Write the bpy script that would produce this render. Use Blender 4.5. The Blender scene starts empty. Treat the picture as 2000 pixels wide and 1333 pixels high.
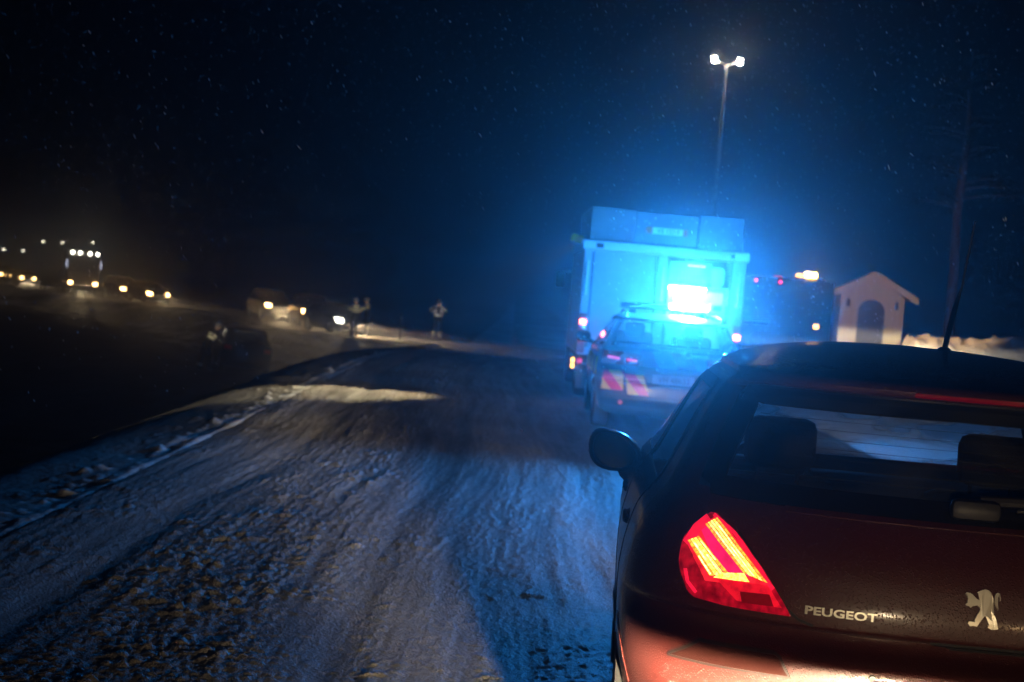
import bpy, bmesh, math, random
import numpy as np
from mathutils import Vector, Matrix, Euler
C = bpy.context.scene.collection
SC = bpy.context.scene
R = math.radians
rng = np.random.default_rng(11)
random.seed(5)
# ---- camera (numbers only) ----
CAM_H = 1.6
F_PX = 3500.0                      # focal length for a 2000 px wide frame
PITCH = math.radians(1.68)
ROLL = math.radians(4.8)
cF = np.array([0, math.cos(PITCH), -math.sin(PITCH)])
cR0 = np.array([1.0, 0, 0]); cU0 = np.array([0, math.sin(PITCH), math.cos(PITCH)])
cR = cR0 * math.cos(ROLL) + cU0 * math.sin(ROLL)
cU = cU0 * math.cos(ROLL) - cR0 * math.sin(ROLL)

def pchip(x, y, xi):
    x = np.asarray(x, float); y = np.asarray(y, float); xi = np.asarray(xi, float)
    h = np.diff(x); d = np.diff(y) / h
    m = np.zeros_like(y); m[0] = d[0]; m[-1] = d[-1]
    for i in range(1, len(y) - 1):
        if d[i-1] * d[i] <= 0: m[i] = 0
        else:
            w1 = 2*h[i] + h[i-1]; w2 = h[i] + 2*h[i-1]
            m[i] = (w1 + w2) / (w1/d[i-1] + w2/d[i])
    k = np.clip(np.searchsorted(x, xi) - 1, 0, len(x) - 2)
    t = (xi - x[k]) / h[k]
    return ((2*t**3 - 3*t**2 + 1)*y[k] + (t**3 - 2*t**2 + t)*h[k]*m[k] + (-2*t**3 + 3*t**2)*y[k+1] + (t**3 - t**2)*h[k]*m[k+1])

class Shell:
    """Car body skin: plan outlines stacked by height.  rows: z, half width, rear y, front y, rear corner length, front corner length."""
    def __init__(s, rows, n=2.7, bow=0.035):
        s.rows = np.array(rows, float); s.n = n; s.bow = bow
        s.ymid = 0.5 * (s.rows[:, 2].min() + s.rows[:, 3].max()); s.half = 0.5 * (s.rows[:, 3].max() - s.rows[:, 2].min())
        s.T = np.arange(len(rows), dtype=float)
    def at(s, t):
        return [pchip(s.T, s.rows[:, k], t) for k in range(6)]
    def atz(s, z):
        return [pchip(s.rows[:, 0], s.rows[:, k], z) for k in range(6)]
    def warp(s, x, y, z):
        return np.stack([x * (1 - s.bow * ((y - s.ymid) / s.half) ** 2), y, z], -1)
    def rear(s, x, z):
        _, w, r, f, L, Lf = s.atz(z)
        q = np.clip(np.abs(x) / w, 0, 0.9999)
        y = r + L * (1 - (1 - q ** s.n) ** (1 / s.n))
        return s.warp(x, y, z + 0 * x)
    def front(s, x, z):
        _, w, r, f, L, Lf = s.atz(z)
        q = np.clip(np.abs(x) / w, 0, 0.9999)
        y = f - Lf * (1 - (1 - q ** s.n) ** (1 / s.n))
        return s.warp(x, y, z + 0 * x)
    def side(s, y, z, sgn=-1):
        _, w, r, f, L, Lf = s.atz(z)
        a = np.clip((r + L - y) / L, 0, 1); b = np.clip((y - (f - Lf)) / Lf, 0, 1)
        x = w * (1 - a ** s.n) ** (1 / s.n) * (1 - b ** s.n) ** (1 / s.n)
        return s.warp(sgn * x, y, z + 0 * y)
    def outline(s, t, nr, ns, nf):
        """closed outlines, rows t; columns: rear arc left->right, right side, front arc right->left, left side"""
        z, w, r, f, L, Lf = [c[:, None] for c in s.at(t)]
        a = np.linspace(-1, 1, nr); a = np.sign(a) * np.abs(a) ** 0.9 * math.pi / 2
        e = 2 / s.n
        qx = np.sign(a) * np.abs(np.sin(a)) ** e; qy = 1 - np.abs(np.cos(a)) ** e
        X = [w * qx]; Y = [r + L * qy]
        sd = np.linspace(0, 1, ns)[1:-1]
        X.append(w + 0 * sd); Y.append((r + L) * (1 - sd) + (f - Lf) * sd)
        b = np.linspace(1, -1, nf) * math.pi / 2
        px = np.sign(b) * np.abs(np.sin(b)) ** e; py = 1 - np.abs(np.cos(b)) ** e
        X.append(w * px); Y.append(f - Lf * py)
        X.append(-w + 0 * sd); Y.append((r + L) * sd + (f - Lf) * (1 - sd))
        X = np.concatenate(X, 1); Y = np.concatenate(Y, 1)
        return s.warp(X, Y, z + 0 * X)

HATCH = [  # z,   w,    r,    f,    Lr,  Lf
    (0.19, 0.76, 0.30, 3.95, 0.60, 0.70),
    (0.26, 0.83, 0.12, 4.12, 0.66, 0.78),
    (0.36, 0.87, 0.035, 4.22, 0.70, 0.82),
    (0.50, 0.888, 0.005, 4.27, 0.72, 0.85),
    (0.62, 0.903, 0.0, 4.27, 0.74, 0.88),
    (0.715, 0.908, 0.002, 4.23, 0.74, 0.90),
    (0.735, 0.908, 0.010, 4.22, 0.74, 0.91),
    (0.745, 0.908, 0.030, 4.21, 0.73, 0.91),
    (0.775, 0.908, 0.098, 4.18, 0.68, 0.93),
    (0.795, 0.907, 0.112, 4.15, 0.66, 0.95),
    (0.805, 0.906, 0.080, 4.13, 0.69, 0.96),
    (0.815, 0.905, 0.062, 4.11, 0.70, 0.97),
    (0.86, 0.900, 0.058, 3.95, 0.70, 1.00),
    (0.93, 0.885, 0.070, 3.62, 0.68, 0.95),
    (0.985, 0.868, 0.092, 3.25, 0.66, 0.75),
    (1.03, 0.840, 0.122, 3.04, 0.64, 0.60),
    (1.075, 0.806, 0.160, 2.92, 0.60, 0.52),
    (1.095, 0.794, 0.188, 2.87, 0.58, 0.50),
    (1.20, 0.742, 0.300, 2.63, 0.52, 0.46),
    (1.30, 0.692, 0.410, 2.40, 0.47, 0.44),
    (1.375, 0.648, 0.492, 2.21, 0.43, 0.42),
    (1.388, 0.640, 0.430, 2.17, 0.46, 0.42),
    (1.398, 0.632, 0.350, 2.14, 0.52, 0.42),
    (1.415, 0.614, 0.335, 2.10, 0.52, 0.44),
    (1.431, 0.612, 0.355, 2.07, 0.52, 0.46),
    (1.457, 0.560, 0.52, 2.03, 0.50, 0.46),
    (1.484, 0.460, 0.80, 1.99, 0.48, 0.45),
    (1.502, 0.340, 1.15, 1.96, 0.34, 0.36),
    (1.512, 0.200, 1.48, 1.93, 0.20, 0.22),
    (1.516, 0.040, 1.75, 1.86, 0.05, 0.05),
]
# ------------------------------------------------------------------ camera
cam_d = bpy.data.cameras.new('camera'); cam = bpy.data.objects.new('camera', cam_d); C.objects.link(cam)
cam_d.sensor_width = 36; cam_d.lens = F_PX / 2000 * 36
cam_d.clip_start = 0.05; cam_d.clip_end = 3000
_m = Matrix.Identity(4)
for _i in range(3):
    _m[_i][0] = cR[_i]; _m[_i][1] = cU[_i]; _m[_i][2] = -cF[_i]
_m[2][3] = CAM_H
cam.matrix_world = _m
cam_d.dof.use_dof = True; cam_d.dof.focus_distance = 5.2; cam_d.dof.aperture_fstop = 5.6
SC.camera = cam
# ------------------------------------------------------------------ night sky
W = bpy.data.worlds.new('World'); SC.world = W; W.use_nodes = True
nt = W.node_tree; nt.nodes.clear()
sky = nt.nodes.new('ShaderNodeTexSky'); sky.sky_type = 'NISHITA'; sky.sun_disc = False
sky.sun_elevation = R(-4); sky.sun_rotation = R(150); sky.air_density = 1.0; sky.dust_density = 0.2; sky.ozone_density = 4
bg = nt.nodes.new('ShaderNodeBackground'); bg.inputs[1].default_value = 0.12
wo = nt.nodes.new('ShaderNodeOutputWorld')
nt.links.new(sky.outputs[0], bg.inputs[0]); nt.links.new(bg.outputs[0], wo.inputs[0])
# ------------------------------------------------------------------ render look
SC.view_settings.view_transform = 'Standard'; SC.view_settings.look = 'None'
SC.view_settings.exposure = 0.0; SC.view_settings.gamma = 1.0
cy = SC.cycles
cy.use_denoising = True
try: cy.denoiser = 'OPENIMAGEDENOISE'
except Exception: pass
cy.max_bounces = 5; cy.diffuse_bounces = 2; cy.glossy_bounces = 3; cy.transmission_bounces = 4
cy.volume_bounces = 0; cy.transparent_max_bounces = 8
cy.sample_clamp_indirect = 4.0; cy.caustics_reflective = False; cy.caustics_refractive = False
cy.use_light_tree = False
# tuning values of the lights that the photograph shows
HAZE = 0.0031
HAZE_G = 0.955
BEACON_W = 1900.0
CAR_BEAM_W = 160000.0

# ------------------------------------------------------------------ materials
def newmat(name):
    m = bpy.data.materials.new(name); m.use_nodes = True
    n = m.node_tree; n.nodes.clear()
    out = n.nodes.new('ShaderNodeOutputMaterial')
    return m, n, out
def N(n, kind, **kw):
    q = n.nodes.new(kind)
    for k, v in kw.items():
        if k.startswith('i_'):
            key = k[2:].replace('_', ' ')
            q.inputs[int(key) if key.isdigit() else key].default_value = v
        else: setattr(q, k, v)
    return q
def c4(c): return (c[0], c[1], c[2], 1.0)
def mat(name, col, rough=0.6, metal=0.0, coat=0.0, vary=0.25, scale=6.0, bump=0.0, bscale=60.0, emit=None, estr=0.0, col2=None):
    """Principled surface with a procedural mottling of its own colour and optional grain"""
    m, n, out = newmat(name)
    p = N(n, 'ShaderNodeBsdfPrincipled')
    p.inputs['Roughness'].default_value = rough; p.inputs['Metallic'].default_value = metal
    p.inputs['Coat Weight'].default_value = coat; p.inputs['Coat Roughness'].default_value = 0.06
    tc = N(n, 'ShaderNodeTexCoord')
    nz = N(n, 'ShaderNodeTexNoise'); nz.inputs['Scale'].default_value = scale; nz.inputs['Detail'].default_value = 5
    n.links.new(tc.outputs['Object'], nz.inputs['Vector'])
    mx = N(n, 'ShaderNodeMix', data_type='RGBA')
    a = c4([c * (1 - vary) for c in col]); b = c4(col2) if col2 else c4([min(1, c * (1 + vary)) for c in col])
    mx.inputs[6].default_value = a; mx.inputs[7].default_value = b
    n.links.new(nz.outputs[0], mx.inputs[0]); n.links.new(mx.outputs[2], p.inputs['Base Color'])
    if bump > 0:
        n2 = N(n, 'ShaderNodeTexNoise'); n2.inputs['Scale'].default_value = bscale; n2.inputs['Detail'].default_value = 3
        n.links.new(tc.outputs['Object'], n2.inputs['Vector'])
        b_ = N(n, 'ShaderNodeBump'); b_.inputs['Strength'].default_value = bump; b_.inputs['Distance'].default_value = 0.01
        n.links.new(n2.outputs[0], b_.inputs['Height']); n.links.new(b_.outputs[0], p.inputs['Normal'])
    if emit:
        p.inputs['Emission Color'].default_value = c4(emit); p.inputs['Emission Strength'].default_value = estr
    n.links.new(p.outputs[0], out.inputs[0])
    return m
def wet_paint(name, col, rough=0.32, coat=0.9, drop=0.5, dirt=0.35, spec=0.5):
    """dirty wet car paint: coat, road film and fine water drops that catch the light"""
    m, n, out = newmat(name)
    tc = N(n, 'ShaderNodeTexCoord')
    p = N(n, 'ShaderNodeBsdfPrincipled'); p.inputs['Specular IOR Level'].default_value = spec; p.inputs['Coat Weight'].default_value = coat; p.inputs['Coat Roughness'].default_value = 0.17
    nz = N(n, 'ShaderNodeTexNoise'); nz.inputs['Scale'].default_value = 3.5; nz.inputs['Detail'].default_value = 7; nz.inputs['Roughness'].default_value = 0.65
    n.links.new(tc.outputs['Object'], nz.inputs['Vector'])
    mx = N(n, 'ShaderNodeMix', data_type='RGBA')
    mx.inputs[6].default_value = c4(col); mx.inputs[7].default_value = c4([c * 0.7 + 0.006 for c in col])
    mr = N(n, 'ShaderNodeMapRange'); mr.inputs[1].default_value = 0.35; mr.inputs[2].default_value = 0.75; mr.inputs[4].default_value = dirt * 2
    n.links.new(nz.outputs[0], mr.inputs[0]); n.links.new(mr.outputs[0], mx.inputs[0]); n.links.new(mx.outputs[2], p.inputs['Base Color'])
    sp = N(n, 'ShaderNodeTexNoise'); sp.inputs['Scale'].default_value = 210; sp.inputs['Detail'].default_value = 2; n.links.new(tc.outputs['Object'], sp.inputs['Vector'])
    sr = N(n, 'ShaderNodeMapRange'); sr.inputs[1].default_value = 0.58; sr.inputs[2].default_value = 0.70; sr.inputs[4].default_value = min(1.0, dirt * 1.3); n.links.new(sp.outputs[0], sr.inputs[0])
    mx2 = N(n, 'ShaderNodeMix', data_type='RGBA'); mx2.inputs[7].default_value = (0.045, 0.03, 0.025, 1); n.links.new(sr.outputs[0], mx2.inputs[0]); n.links.new(mx.outputs[2], mx2.inputs[6]); n.links.new(mx2.outputs[2], p.inputs['Base Color'])
    r2 = N(n, 'ShaderNodeMapRange'); r2.inputs[3].default_value = rough; r2.inputs[4].default_value = rough + 0.3
    n.links.new(nz.outputs[0], r2.inputs[0]); n.links.new(r2.outputs[0], p.inputs['Roughness'])
    vo = N(n, 'ShaderNodeTexVoronoi'); vo.inputs['Scale'].default_value = 160.0; vo.inputs['Randomness'].default_value = 1.0
    n.links.new(tc.outputs['Object'], vo.inputs['Vector'])
    dr = N(n, 'ShaderNodeMapRange'); dr.inputs[1].default_value = 0.05; dr.inputs[2].default_value = 0.42; dr.inputs[3].default_value = 1.0; dr.inputs[4].default_value = 0.0
    n.links.new(vo.outputs['Distance'], dr.inputs[0])
    b_ = N(n, 'ShaderNodeBump'); b_.inputs['Strength'].default_value = drop; b_.inputs['Distance'].default_value = 0.004
    n.links.new(dr.outputs[0], b_.inputs['Height']); n.links.new(b_.outputs[0], p.inputs['Coat Normal'])
    b2 = N(n, 'ShaderNodeBump'); b2.inputs['Strength'].default_value = drop * 0.4; b2.inputs['Distance'].default_value = 0.002
    n.links.new(dr.outputs[0], b2.inputs['Height']); n.links.new(b2.outputs[0], p.inputs['Normal'])
    n.links.new(p.outputs[0], out.inputs[0])
    return m
def glass(name, tint=(0.75, 0.79, 0.8), film=0.05, wet=False):
    m, n, out = newmat(name)
    tc = N(n, 'ShaderNodeTexCoord'); nz = N(n, 'ShaderNodeTexNoise'); nz.inputs['Scale'].default_value = 3.2 if wet else 7; nz.inputs['Detail'].default_value = 2 if wet else 6
    n.links.new(tc.outputs['Object'], nz.inputs['Vector'])
    tr = N(n, 'ShaderNodeBsdfTransparent'); tr.inputs[0].default_value = c4(tint)
    gl = N(n, 'ShaderNodeBsdfGlossy'); gl.inputs['Roughness'].default_value = 0.04; gl.inputs[0].default_value = (1, 1, 1, 1)
    df = N(n, 'ShaderNodeBsdfTranslucent' if wet else 'ShaderNodeBsdfDiffuse'); df.inputs[0].default_value = (0.8, 0.82, 0.85, 1) if wet else (0.35, 0.37, 0.4, 1)
    fr = N(n, 'ShaderNodeFresnel'); gm = N(n, 'ShaderNodeNewGeometry'); io = N(n, 'ShaderNodeMath', operation='MULTIPLY_ADD')
    n.links.new(gm.outputs['Backfacing'], io.inputs[0]); io.inputs[1].default_value = 1 / 1.45 - 1.45; io.inputs[2].default_value = 1.45; n.links.new(io.outputs[0], fr.inputs[0])   # a thin pane reflects alike from both sides
    m1 = N(n, 'ShaderNodeMixShader'); m2 = N(n, 'ShaderNodeMixShader')
    mr = N(n, 'ShaderNodeMapRange'); mr.inputs[1].default_value = 0.4; mr.inputs[2].default_value = 0.7; mr.inputs[3].default_value = film * 0.4 if not wet else 0.03; mr.inputs[1].default_value = .47 if wet else .4; mr.inputs[2].default_value = .56 if wet else .7; mr.inputs[4].default_value = film * 2
    n.links.new(nz.outputs[0], mr.inputs[0]); n.links.new(mr.outputs[0], m1.inputs[0])
    n.links.new(tr.outputs[0], m1.inputs[1]); n.links.new(df.outputs[0], m1.inputs[2])
    n.links.new(fr.outputs[0], m2.inputs[0]); n.links.new(m1.outputs[0], m2.inputs[1]); n.links.new(gl.outputs[0], m2.inputs[2])
    n.links.new(m2.outputs[0], out.inputs[0])
    return m
def glow(name, col, s):
    """a lamp lens that gives off light"""
    m, n, out = newmat(name)
    e = N(n, 'ShaderNodeEmission'); e.inputs[0].default_value = c4(col); e.inputs[1].default_value = s
    n.links.new(e.outputs[0], out.inputs[0]); return m
def lens_red(name, base, emit, s, rib=0.0):
    m, n, out = newmat(name)
    p = N(n, 'ShaderNodeBsdfPrincipled'); p.inputs['Base Color'].default_value = c4(base); p.inputs['Roughness'].default_value = 0.12
    p.inputs['Coat Weight'].default_value = 0.5; p.inputs['Emission Color'].default_value = c4(emit); p.inputs['Emission Strength'].default_value = s
    tc = N(n, 'ShaderNodeTexCoord'); nz = N(n, 'ShaderNodeTexNoise'); nz.inputs['Scale'].default_value = 45; nz.inputs['Detail'].default_value = 4
    n.links.new(tc.outputs['Object'], nz.inputs['Vector'])
    mr = N(n, 'ShaderNodeMapRange'); mr.inputs[1].default_value = 0.3; mr.inputs[2].default_value = 0.7; mr.inputs[3].default_value = s * (0.75 - rib); mr.inputs[4].default_value = s * (1.2 + rib)
    n.links.new(nz.outputs[0], mr.inputs[0]); n.links.new(mr.outputs[0], p.inputs['Emission Strength'])
    n.links.new(p.outputs[0], out.inputs[0]); return m

def streaky(name, a, b, s):
    m, n, out = newmat(name); e = N(n, 'ShaderNodeEmission'); e.inputs[1].default_value = s
    tc = N(n, 'ShaderNodeTexCoord'); nz = N(n, 'ShaderNodeTexNoise'); nz.inputs['Scale'].default_value = 90; nz.inputs['Detail'].default_value = 5; nz.inputs['Roughness'].default_value = .7
    n.links.new(tc.outputs['Object'], nz.inputs['Vector'])
    mr = N(n, 'ShaderNodeMapRange'); mr.inputs[1].default_value = .38; mr.inputs[2].default_value = .62; n.links.new(nz.outputs[0], mr.inputs[0])
    x = N(n, 'ShaderNodeMix', data_type='RGBA'); x.inputs[6].default_value = c4(a); x.inputs[7].default_value = c4(b)
    n.links.new(mr.outputs[0], x.inputs[0]); n.links.new(x.outputs[2], e.inputs[0]); n.links.new(e.outputs[0], out.inputs[0]); return m
M = {}
M['tyre'] = mat('tyre_rubber', (0.02, 0.02, 0.02), 0.8, bump=0.3, bscale=40)
M['rim'] = mat('alloy_rim', (0.35, 0.35, 0.36), 0.35, metal=0.9)
M['black'] = mat('black_plastic', (0.018, 0.018, 0.02), 0.5, bump=0.1)
M['cloth'] = mat('seat_cloth', (0.03, 0.03, 0.035), 0.9, bump=0.4, bscale=180)
M['chrome'] = mat('chrome', (0.75, 0.72, 0.62), 0.40, metal=0.75, vary=0.08)
M['white'] = mat('white_plastic', (0.72, 0.72, 0.7), 0.5, vary=0.08)
M['alu'] = mat('brushed_aluminium', (0.50, 0.51, 0.52), 0.6, metal=0.1, vary=0.15)
M['locker'] = mat('dull_locker_panel', (0.20, 0.205, 0.21), 0.7, vary=0.2)
M['lining'] = mat('grey_bay_lining', (0.16, 0.165, 0.17), 0.7, vary=0.2)
M['silver'] = mat('silver_panel', (0.50, 0.51, 0.52), 0.6, metal=0.1, vary=0.12, scale=3)
M['steel'] = mat('galvanised_steel', (0.42, 0.42, 0.42), 0.5, metal=0.7)
M['red_paint'] = mat('red_vehicle_paint', (0.45, 0.02, 0.02), 0.35, coat=0.5)
M['glass'] = glass('window_glass')
M['wet_glass'] = glass('wet_snowy_windscreen', film=.30, wet=True)
M['dark_glass'] = mat('dark_window_glass', (0.012, 0.014, 0.018), 0.06, vary=0.3)
M['frit'] = mat('black_glass_border', (0.012, 0.012, 0.014), 0.25)
M['plate'] = mat('number_plate', (0.78, 0.78, 0.74), 0.4, vary=0.05)
M['ink'] = mat('black_print', (0.01, 0.01, 0.01), 0.6)
M['band'] = mat('reflective_band', (0.9, 0.88, 0.68), 0.5, vary=0.06)
M['band_yellow'] = mat('yellow_reflective_band', (0.85, 0.8, 0.42), 0.5, vary=0.06)
M['navy'] = mat('navy_work_cloth', (0.007, 0.008, 0.012), 0.95, vary=0.3)
M['skin'] = mat('skin', (0.5, 0.32, 0.25), 0.6, vary=0.1)
M['yellow'] = mat('yellow_paint', (0.75, 0.5, 0.06), 0.5, vary=0.1)
M['red_foil'] = mat('red_foil', (0.7, 0.03, 0.05), 0.45, vary=0.1)
M['orange_foil'] = mat('orange_foil', (0.85, 0.18, 0.04), 0.45, vary=0.1)
M['bark'] = mat('pine_bark', (0.07, 0.04, 0.028), 0.95, vary=0.5, scale=9, bump=0.8, bscale=14)
M['needles'] = mat('pine_needles', (0.03, 0.05, 0.03), 0.8, vary=0.5, scale=2)
M['head_warm'] = glow('warm_headlamp_glow', (1.0, 0.56, 0.19), 26)
M['head_white'] = glow('white_headlamp_glow', (1.0, 0.94, 0.74), 18)
M['lamp_white'] = glow('street_lamp_glow', (1.0, 0.9, 0.66), 200)
M['far_white'] = glow('distant_lamp_glow', (1.0, 0.93, 0.72), 24)
M['marker_white'] = glow('pale_marker_glow', (0.75, 0.78, 1.0), 1.6)
M['beacon'] = glow('blue_beacon_glow', (0.10, 0.40, 1.0), 150)
M['amber'] = glow('amber_lamp_glow', (1.0, 0.42, 0.05), 30)
M['amber_soft'] = glow('amber_marker_glow', (1.0, 0.45, 0.06), 6)
M['red_glow'] = glow('red_lamp_glow', (1.0, 0.06, 0.08), 5)
M['red_hot'] = glow('red_brake_glow', (1.0, 0.16, 0.10), 14)
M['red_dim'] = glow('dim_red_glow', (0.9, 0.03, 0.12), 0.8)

# ------------------------------------------------------------------ mesh helpers
class MB:
    def __init__(s): s.v = []; s.f = []; s.m = []
    def add(s, verts, faces, mi=0):
        o = len(s.v); s.v.extend([tuple(map(float, p)) for p in verts])
        s.f.extend([tuple(i + o for i in f) for f in faces]); s.m.extend([mi] * len(faces)); return s
    def box(s, c, d, bev=0.0, rot=None, mi=0):
        bm = bmesh.new(); bmesh.ops.create_cube(bm, size=1.0)
        for v in bm.verts: v.co = Vector((v.co.x * d[0], v.co.y * d[1], v.co.z * d[2]))
        if bev > 0: bmesh.ops.bevel(bm, geom=list(bm.edges), offset=min(bev, 0.49 * min(d)), segments=2, affect='EDGES', profile=0.5)
        if rot is not None: bmesh.ops.rotate(bm, verts=bm.verts, matrix=Euler(rot).to_matrix(), cent=(0, 0, 0))
        bm.verts.index_update()
        s.add([(v.co.x + c[0], v.co.y + c[1], v.co.z + c[2]) for v in bm.verts], [[v.index for v in f.verts] for f in bm.faces], mi)
        bm.free(); return s
    def bx(s, x0, x1, y0, y1, z0, z1, bev=0.0, mi=0):
        return s.box(((x0 + x1) / 2, (y0 + y1) / 2, (z0 + z1) / 2), (x1 - x0, y1 - y0, z1 - z0), bev, None, mi)
    def tube(s, pts, r, seg=10, mi=0, cap=True):
        pts = [Vector(p) for p in pts]; rs = r if isinstance(r, (list, tuple)) else [r] * len(pts)
        rings = []; ref = None
        for i, p in enumerate(pts):
            d = (pts[min(i + 1, len(pts) - 1)] - pts[max(i - 1, 0)]).normalized()
            if ref is None: ref = d.orthogonal().normalized()
            a = (ref - d * ref.dot(d)).normalized(); ref = a; b = d.cross(a)
            rings.append([p + (a * math.cos(2 * math.pi * k / seg) + b * math.sin(2 * math.pi * k / seg)) * rs[i] for k in range(seg)])
        V = [q for rr in rings for q in rr]; F = []
        for i in range(len(pts) - 1):
            for k in range(seg):
                F.append((i * seg + k, i * seg + (k + 1) % seg, (i + 1) * seg + (k + 1) % seg, (i + 1) * seg + k))
        if cap: F.append(tuple(range(seg - 1, -1, -1))); F.append(tuple((len(pts) - 1) * seg + k for k in range(seg)))
        return s.add(V, F, mi)
    def lathe(s, prof, c=(0, 0, 0), axis='z', seg=32, mi=0, arc=None):
        """prof: list of (radius, height along axis)"""
        V = []; F = []; n = len(prof)
        a0, a1 = arc if arc else (0, 2 * math.pi); k_ = seg if not arc else seg + 1
        for k in range(k_):
            a = a0 + (a1 - a0) * k / seg
            for r, h in prof:
                p = (r * math.cos(a), r * math.sin(a), h)
                if axis == 'x': p = (p[2], p[0], p[1])
                elif axis == 'y': p = (p[0], p[2], p[1])
                V.append((p[0] + c[0], p[1] + c[1], p[2] + c[2]))
        for k in range(seg):
            k2 = (k + 1) % k_
            for i in range(n - 1): F.append((k * n + i, k2 * n + i, k2 * n + i + 1, k * n + i + 1))
        return s.add(V, F, mi)
    def ball(s, c, r, seg=16, mi=0):
        rx, ry, rz = r if isinstance(r, (tuple, list)) else (r, r, r)
        V = []; F = []; h = seg // 2
        for i in range(h + 1):
            t = math.pi * i / h
            for k in range(seg):
                a = 2 * math.pi * k / seg
                V.append((c[0] + rx * math.sin(t) * math.cos(a), c[1] + ry * math.sin(t) * math.sin(a), c[2] + rz * math.cos(t)))
        for i in range(h):
            for k in range(seg): F.append((i * seg + k, (i + 1) * seg + k, (i + 1) * seg + (k + 1) % seg, i * seg + (k + 1) % seg))
        return s.add(V, F, mi)
    def prism(s, poly, y0, y1, axis='y', mi=0):
        """polygon in the (x,z) plane pushed along y (or (y,z) along x)"""
        n = len(poly)
        if axis == 'y': V = [(p[0], y0, p[1]) for p in poly] + [(p[0], y1, p[1]) for p in poly]
        elif axis == 'x': V = [(y0, p[0], p[1]) for p in poly] + [(y1, p[0], p[1]) for p in poly]
        else: V = [(p[0], p[1], y0) for p in poly] + [(p[0], p[1], y1) for p in poly]
        F = [tuple(range(n)), tuple(range(2 * n - 1, n - 1, -1))] + [(i, i + n, (i + 1) % n + n, (i + 1) % n) for i in range(n)]
        return s.add(V, F, mi)
    def grid(s, P, mi=0, close_u=False):
        """P: array (rows, cols, 3)"""
        r, c = P.shape[:2]; V = P.reshape(-1, 3); F = []
        for i in range(r - 1):
            for j in range(c if close_u else c - 1):
                F.append((i * c + j, i * c + (j + 1) % c, (i + 1) * c + (j + 1) % c, (i + 1) * c + j))
        return s.add(V, F, mi)
    def build(s, name, mats, parent=None, smooth=True, fix=True):
        me = bpy.data.meshes.new(name); me.from_pydata(s.v, [], s.f)
        mats = mats if isinstance(mats, (list, tuple)) else [mats]
        for m in mats: me.materials.append(m)
        if len(mats) > 1: me.polygons.foreach_set('material_index', s.m)
        if fix:
            bm = bmesh.new(); bm.from_mesh(me); bmesh.ops.recalc_face_normals(bm, faces=bm.faces); bm.to_mesh(me); bm.free()
        if smooth:
            me.polygons.foreach_set('use_smooth', [True] * len(me.polygons))
            try: me.set_sharp_from_angle(angle=R(38))
            except Exception: pass
        me.update()
        return link(name, me, parent)
def link(name, data, parent=None):
    o = bpy.data.objects.new(name, data); C.objects.link(o)
    if parent: o.parent = parent
    return o
def mesh_np(name, V, Q, mats, parent=None, attrs=None, smooth=True):
    me = bpy.data.meshes.new(name)
    me.vertices.add(len(V)); me.vertices.foreach_set('co', np.asarray(V, np.float32).ravel())
    nq = len(Q); k = Q.shape[1]
    me.loops.add(nq * k); me.loops.foreach_set('vertex_index', Q.astype(np.int32).ravel())
    me.polygons.add(nq); me.polygons.foreach_set('loop_start', np.arange(0, nq * k, k, dtype=np.int32))
    try: me.polygons.foreach_set('loop_total', np.full(nq, k, np.int32))
    except Exception: pass
    me.polygons.foreach_set('use_smooth', np.full(nq, smooth, bool))
    for m in (mats if isinstance(mats, (list, tuple)) else [mats]): me.materials.append(m)
    for kk, vv in (attrs or {}).items():
        a = me.attributes.new(kk, 'FLOAT', 'POINT'); a.data.foreach_set('value', np.asarray(vv, np.float32).ravel())
    me.update(calc_edges=True); me.validate()
    return link(name, me, parent)
def quads(r, c):
    i = np.arange(r - 1)[:, None]; j = np.arange(c - 1)[None, :]
    a = i * c + j
    return np.stack([a, a + 1, a + c + 1, a + c], -1).reshape(-1, 4)
def tag(o, label=None, cat=None, group=None, kind=None):
    if label: o['label'] = label
    if cat: o['category'] = cat
    if group: o['group'] = group
    if kind: o['kind'] = kind
    return o
def thing(name, label, cat, loc=(0, 0, 0), rz=0.0, group=None):
    o = bpy.data.objects.new(name, None); C.objects.link(o); o.empty_display_size = 0.2
    o.location = loc; o.rotation_euler = (0, 0, rz)
    return tag(o, label, cat, group)
def copy_tree(o, parent=None):
    c = o.copy(); C.objects.link(c)
    if parent: c.parent = parent
    for ch in list(o.children): copy_tree(ch, c)
    return c
def text_np(body, size=1.0, bold=0.0):
    """flat triangulated lettering: unit height capitals, starts at x=0"""
    cu = bpy.data.curves.new('t', 'FONT'); cu.body = body; cu.size = 1.0; cu.resolution_u = 3; cu.offset = bold
    ob = bpy.data.objects.new('t', cu); C.objects.link(ob)
    dg = bpy.context.evaluated_depsgraph_get(); dg.update()
    me = bpy.data.meshes.new_from_object(ob.evaluated_get(dg))
    V = np.array([v.co[:] for v in me.vertices]); F = [tuple(p.vertices) for p in me.polygons]
    bpy.data.objects.remove(ob); bpy.data.curves.remove(cu); bpy.data.meshes.remove(me)
    V[:, 0] -= V[:, 0].min(); h = V[:, 1].max() - V[:, 1].min(); V[:, 1] -= V[:, 1].min(); V /= h
    return V * size, F
def lamp(name, kind, parent, loc, W, col, rot=None, spot=None, blend=0.3, radius=0.03):
    d = bpy.data.lights.new(name, kind); d.energy = W; d.color = col; d.shadow_soft_size = radius
    if kind == 'SPOT': d.spot_size = spot; d.spot_blend = blend
    o = bpy.data.objects.new(name, d); C.objects.link(o)
    if parent: o.parent = parent
    o.location = loc
    if rot is not None: o.rotation_euler = rot
    return o
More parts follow.
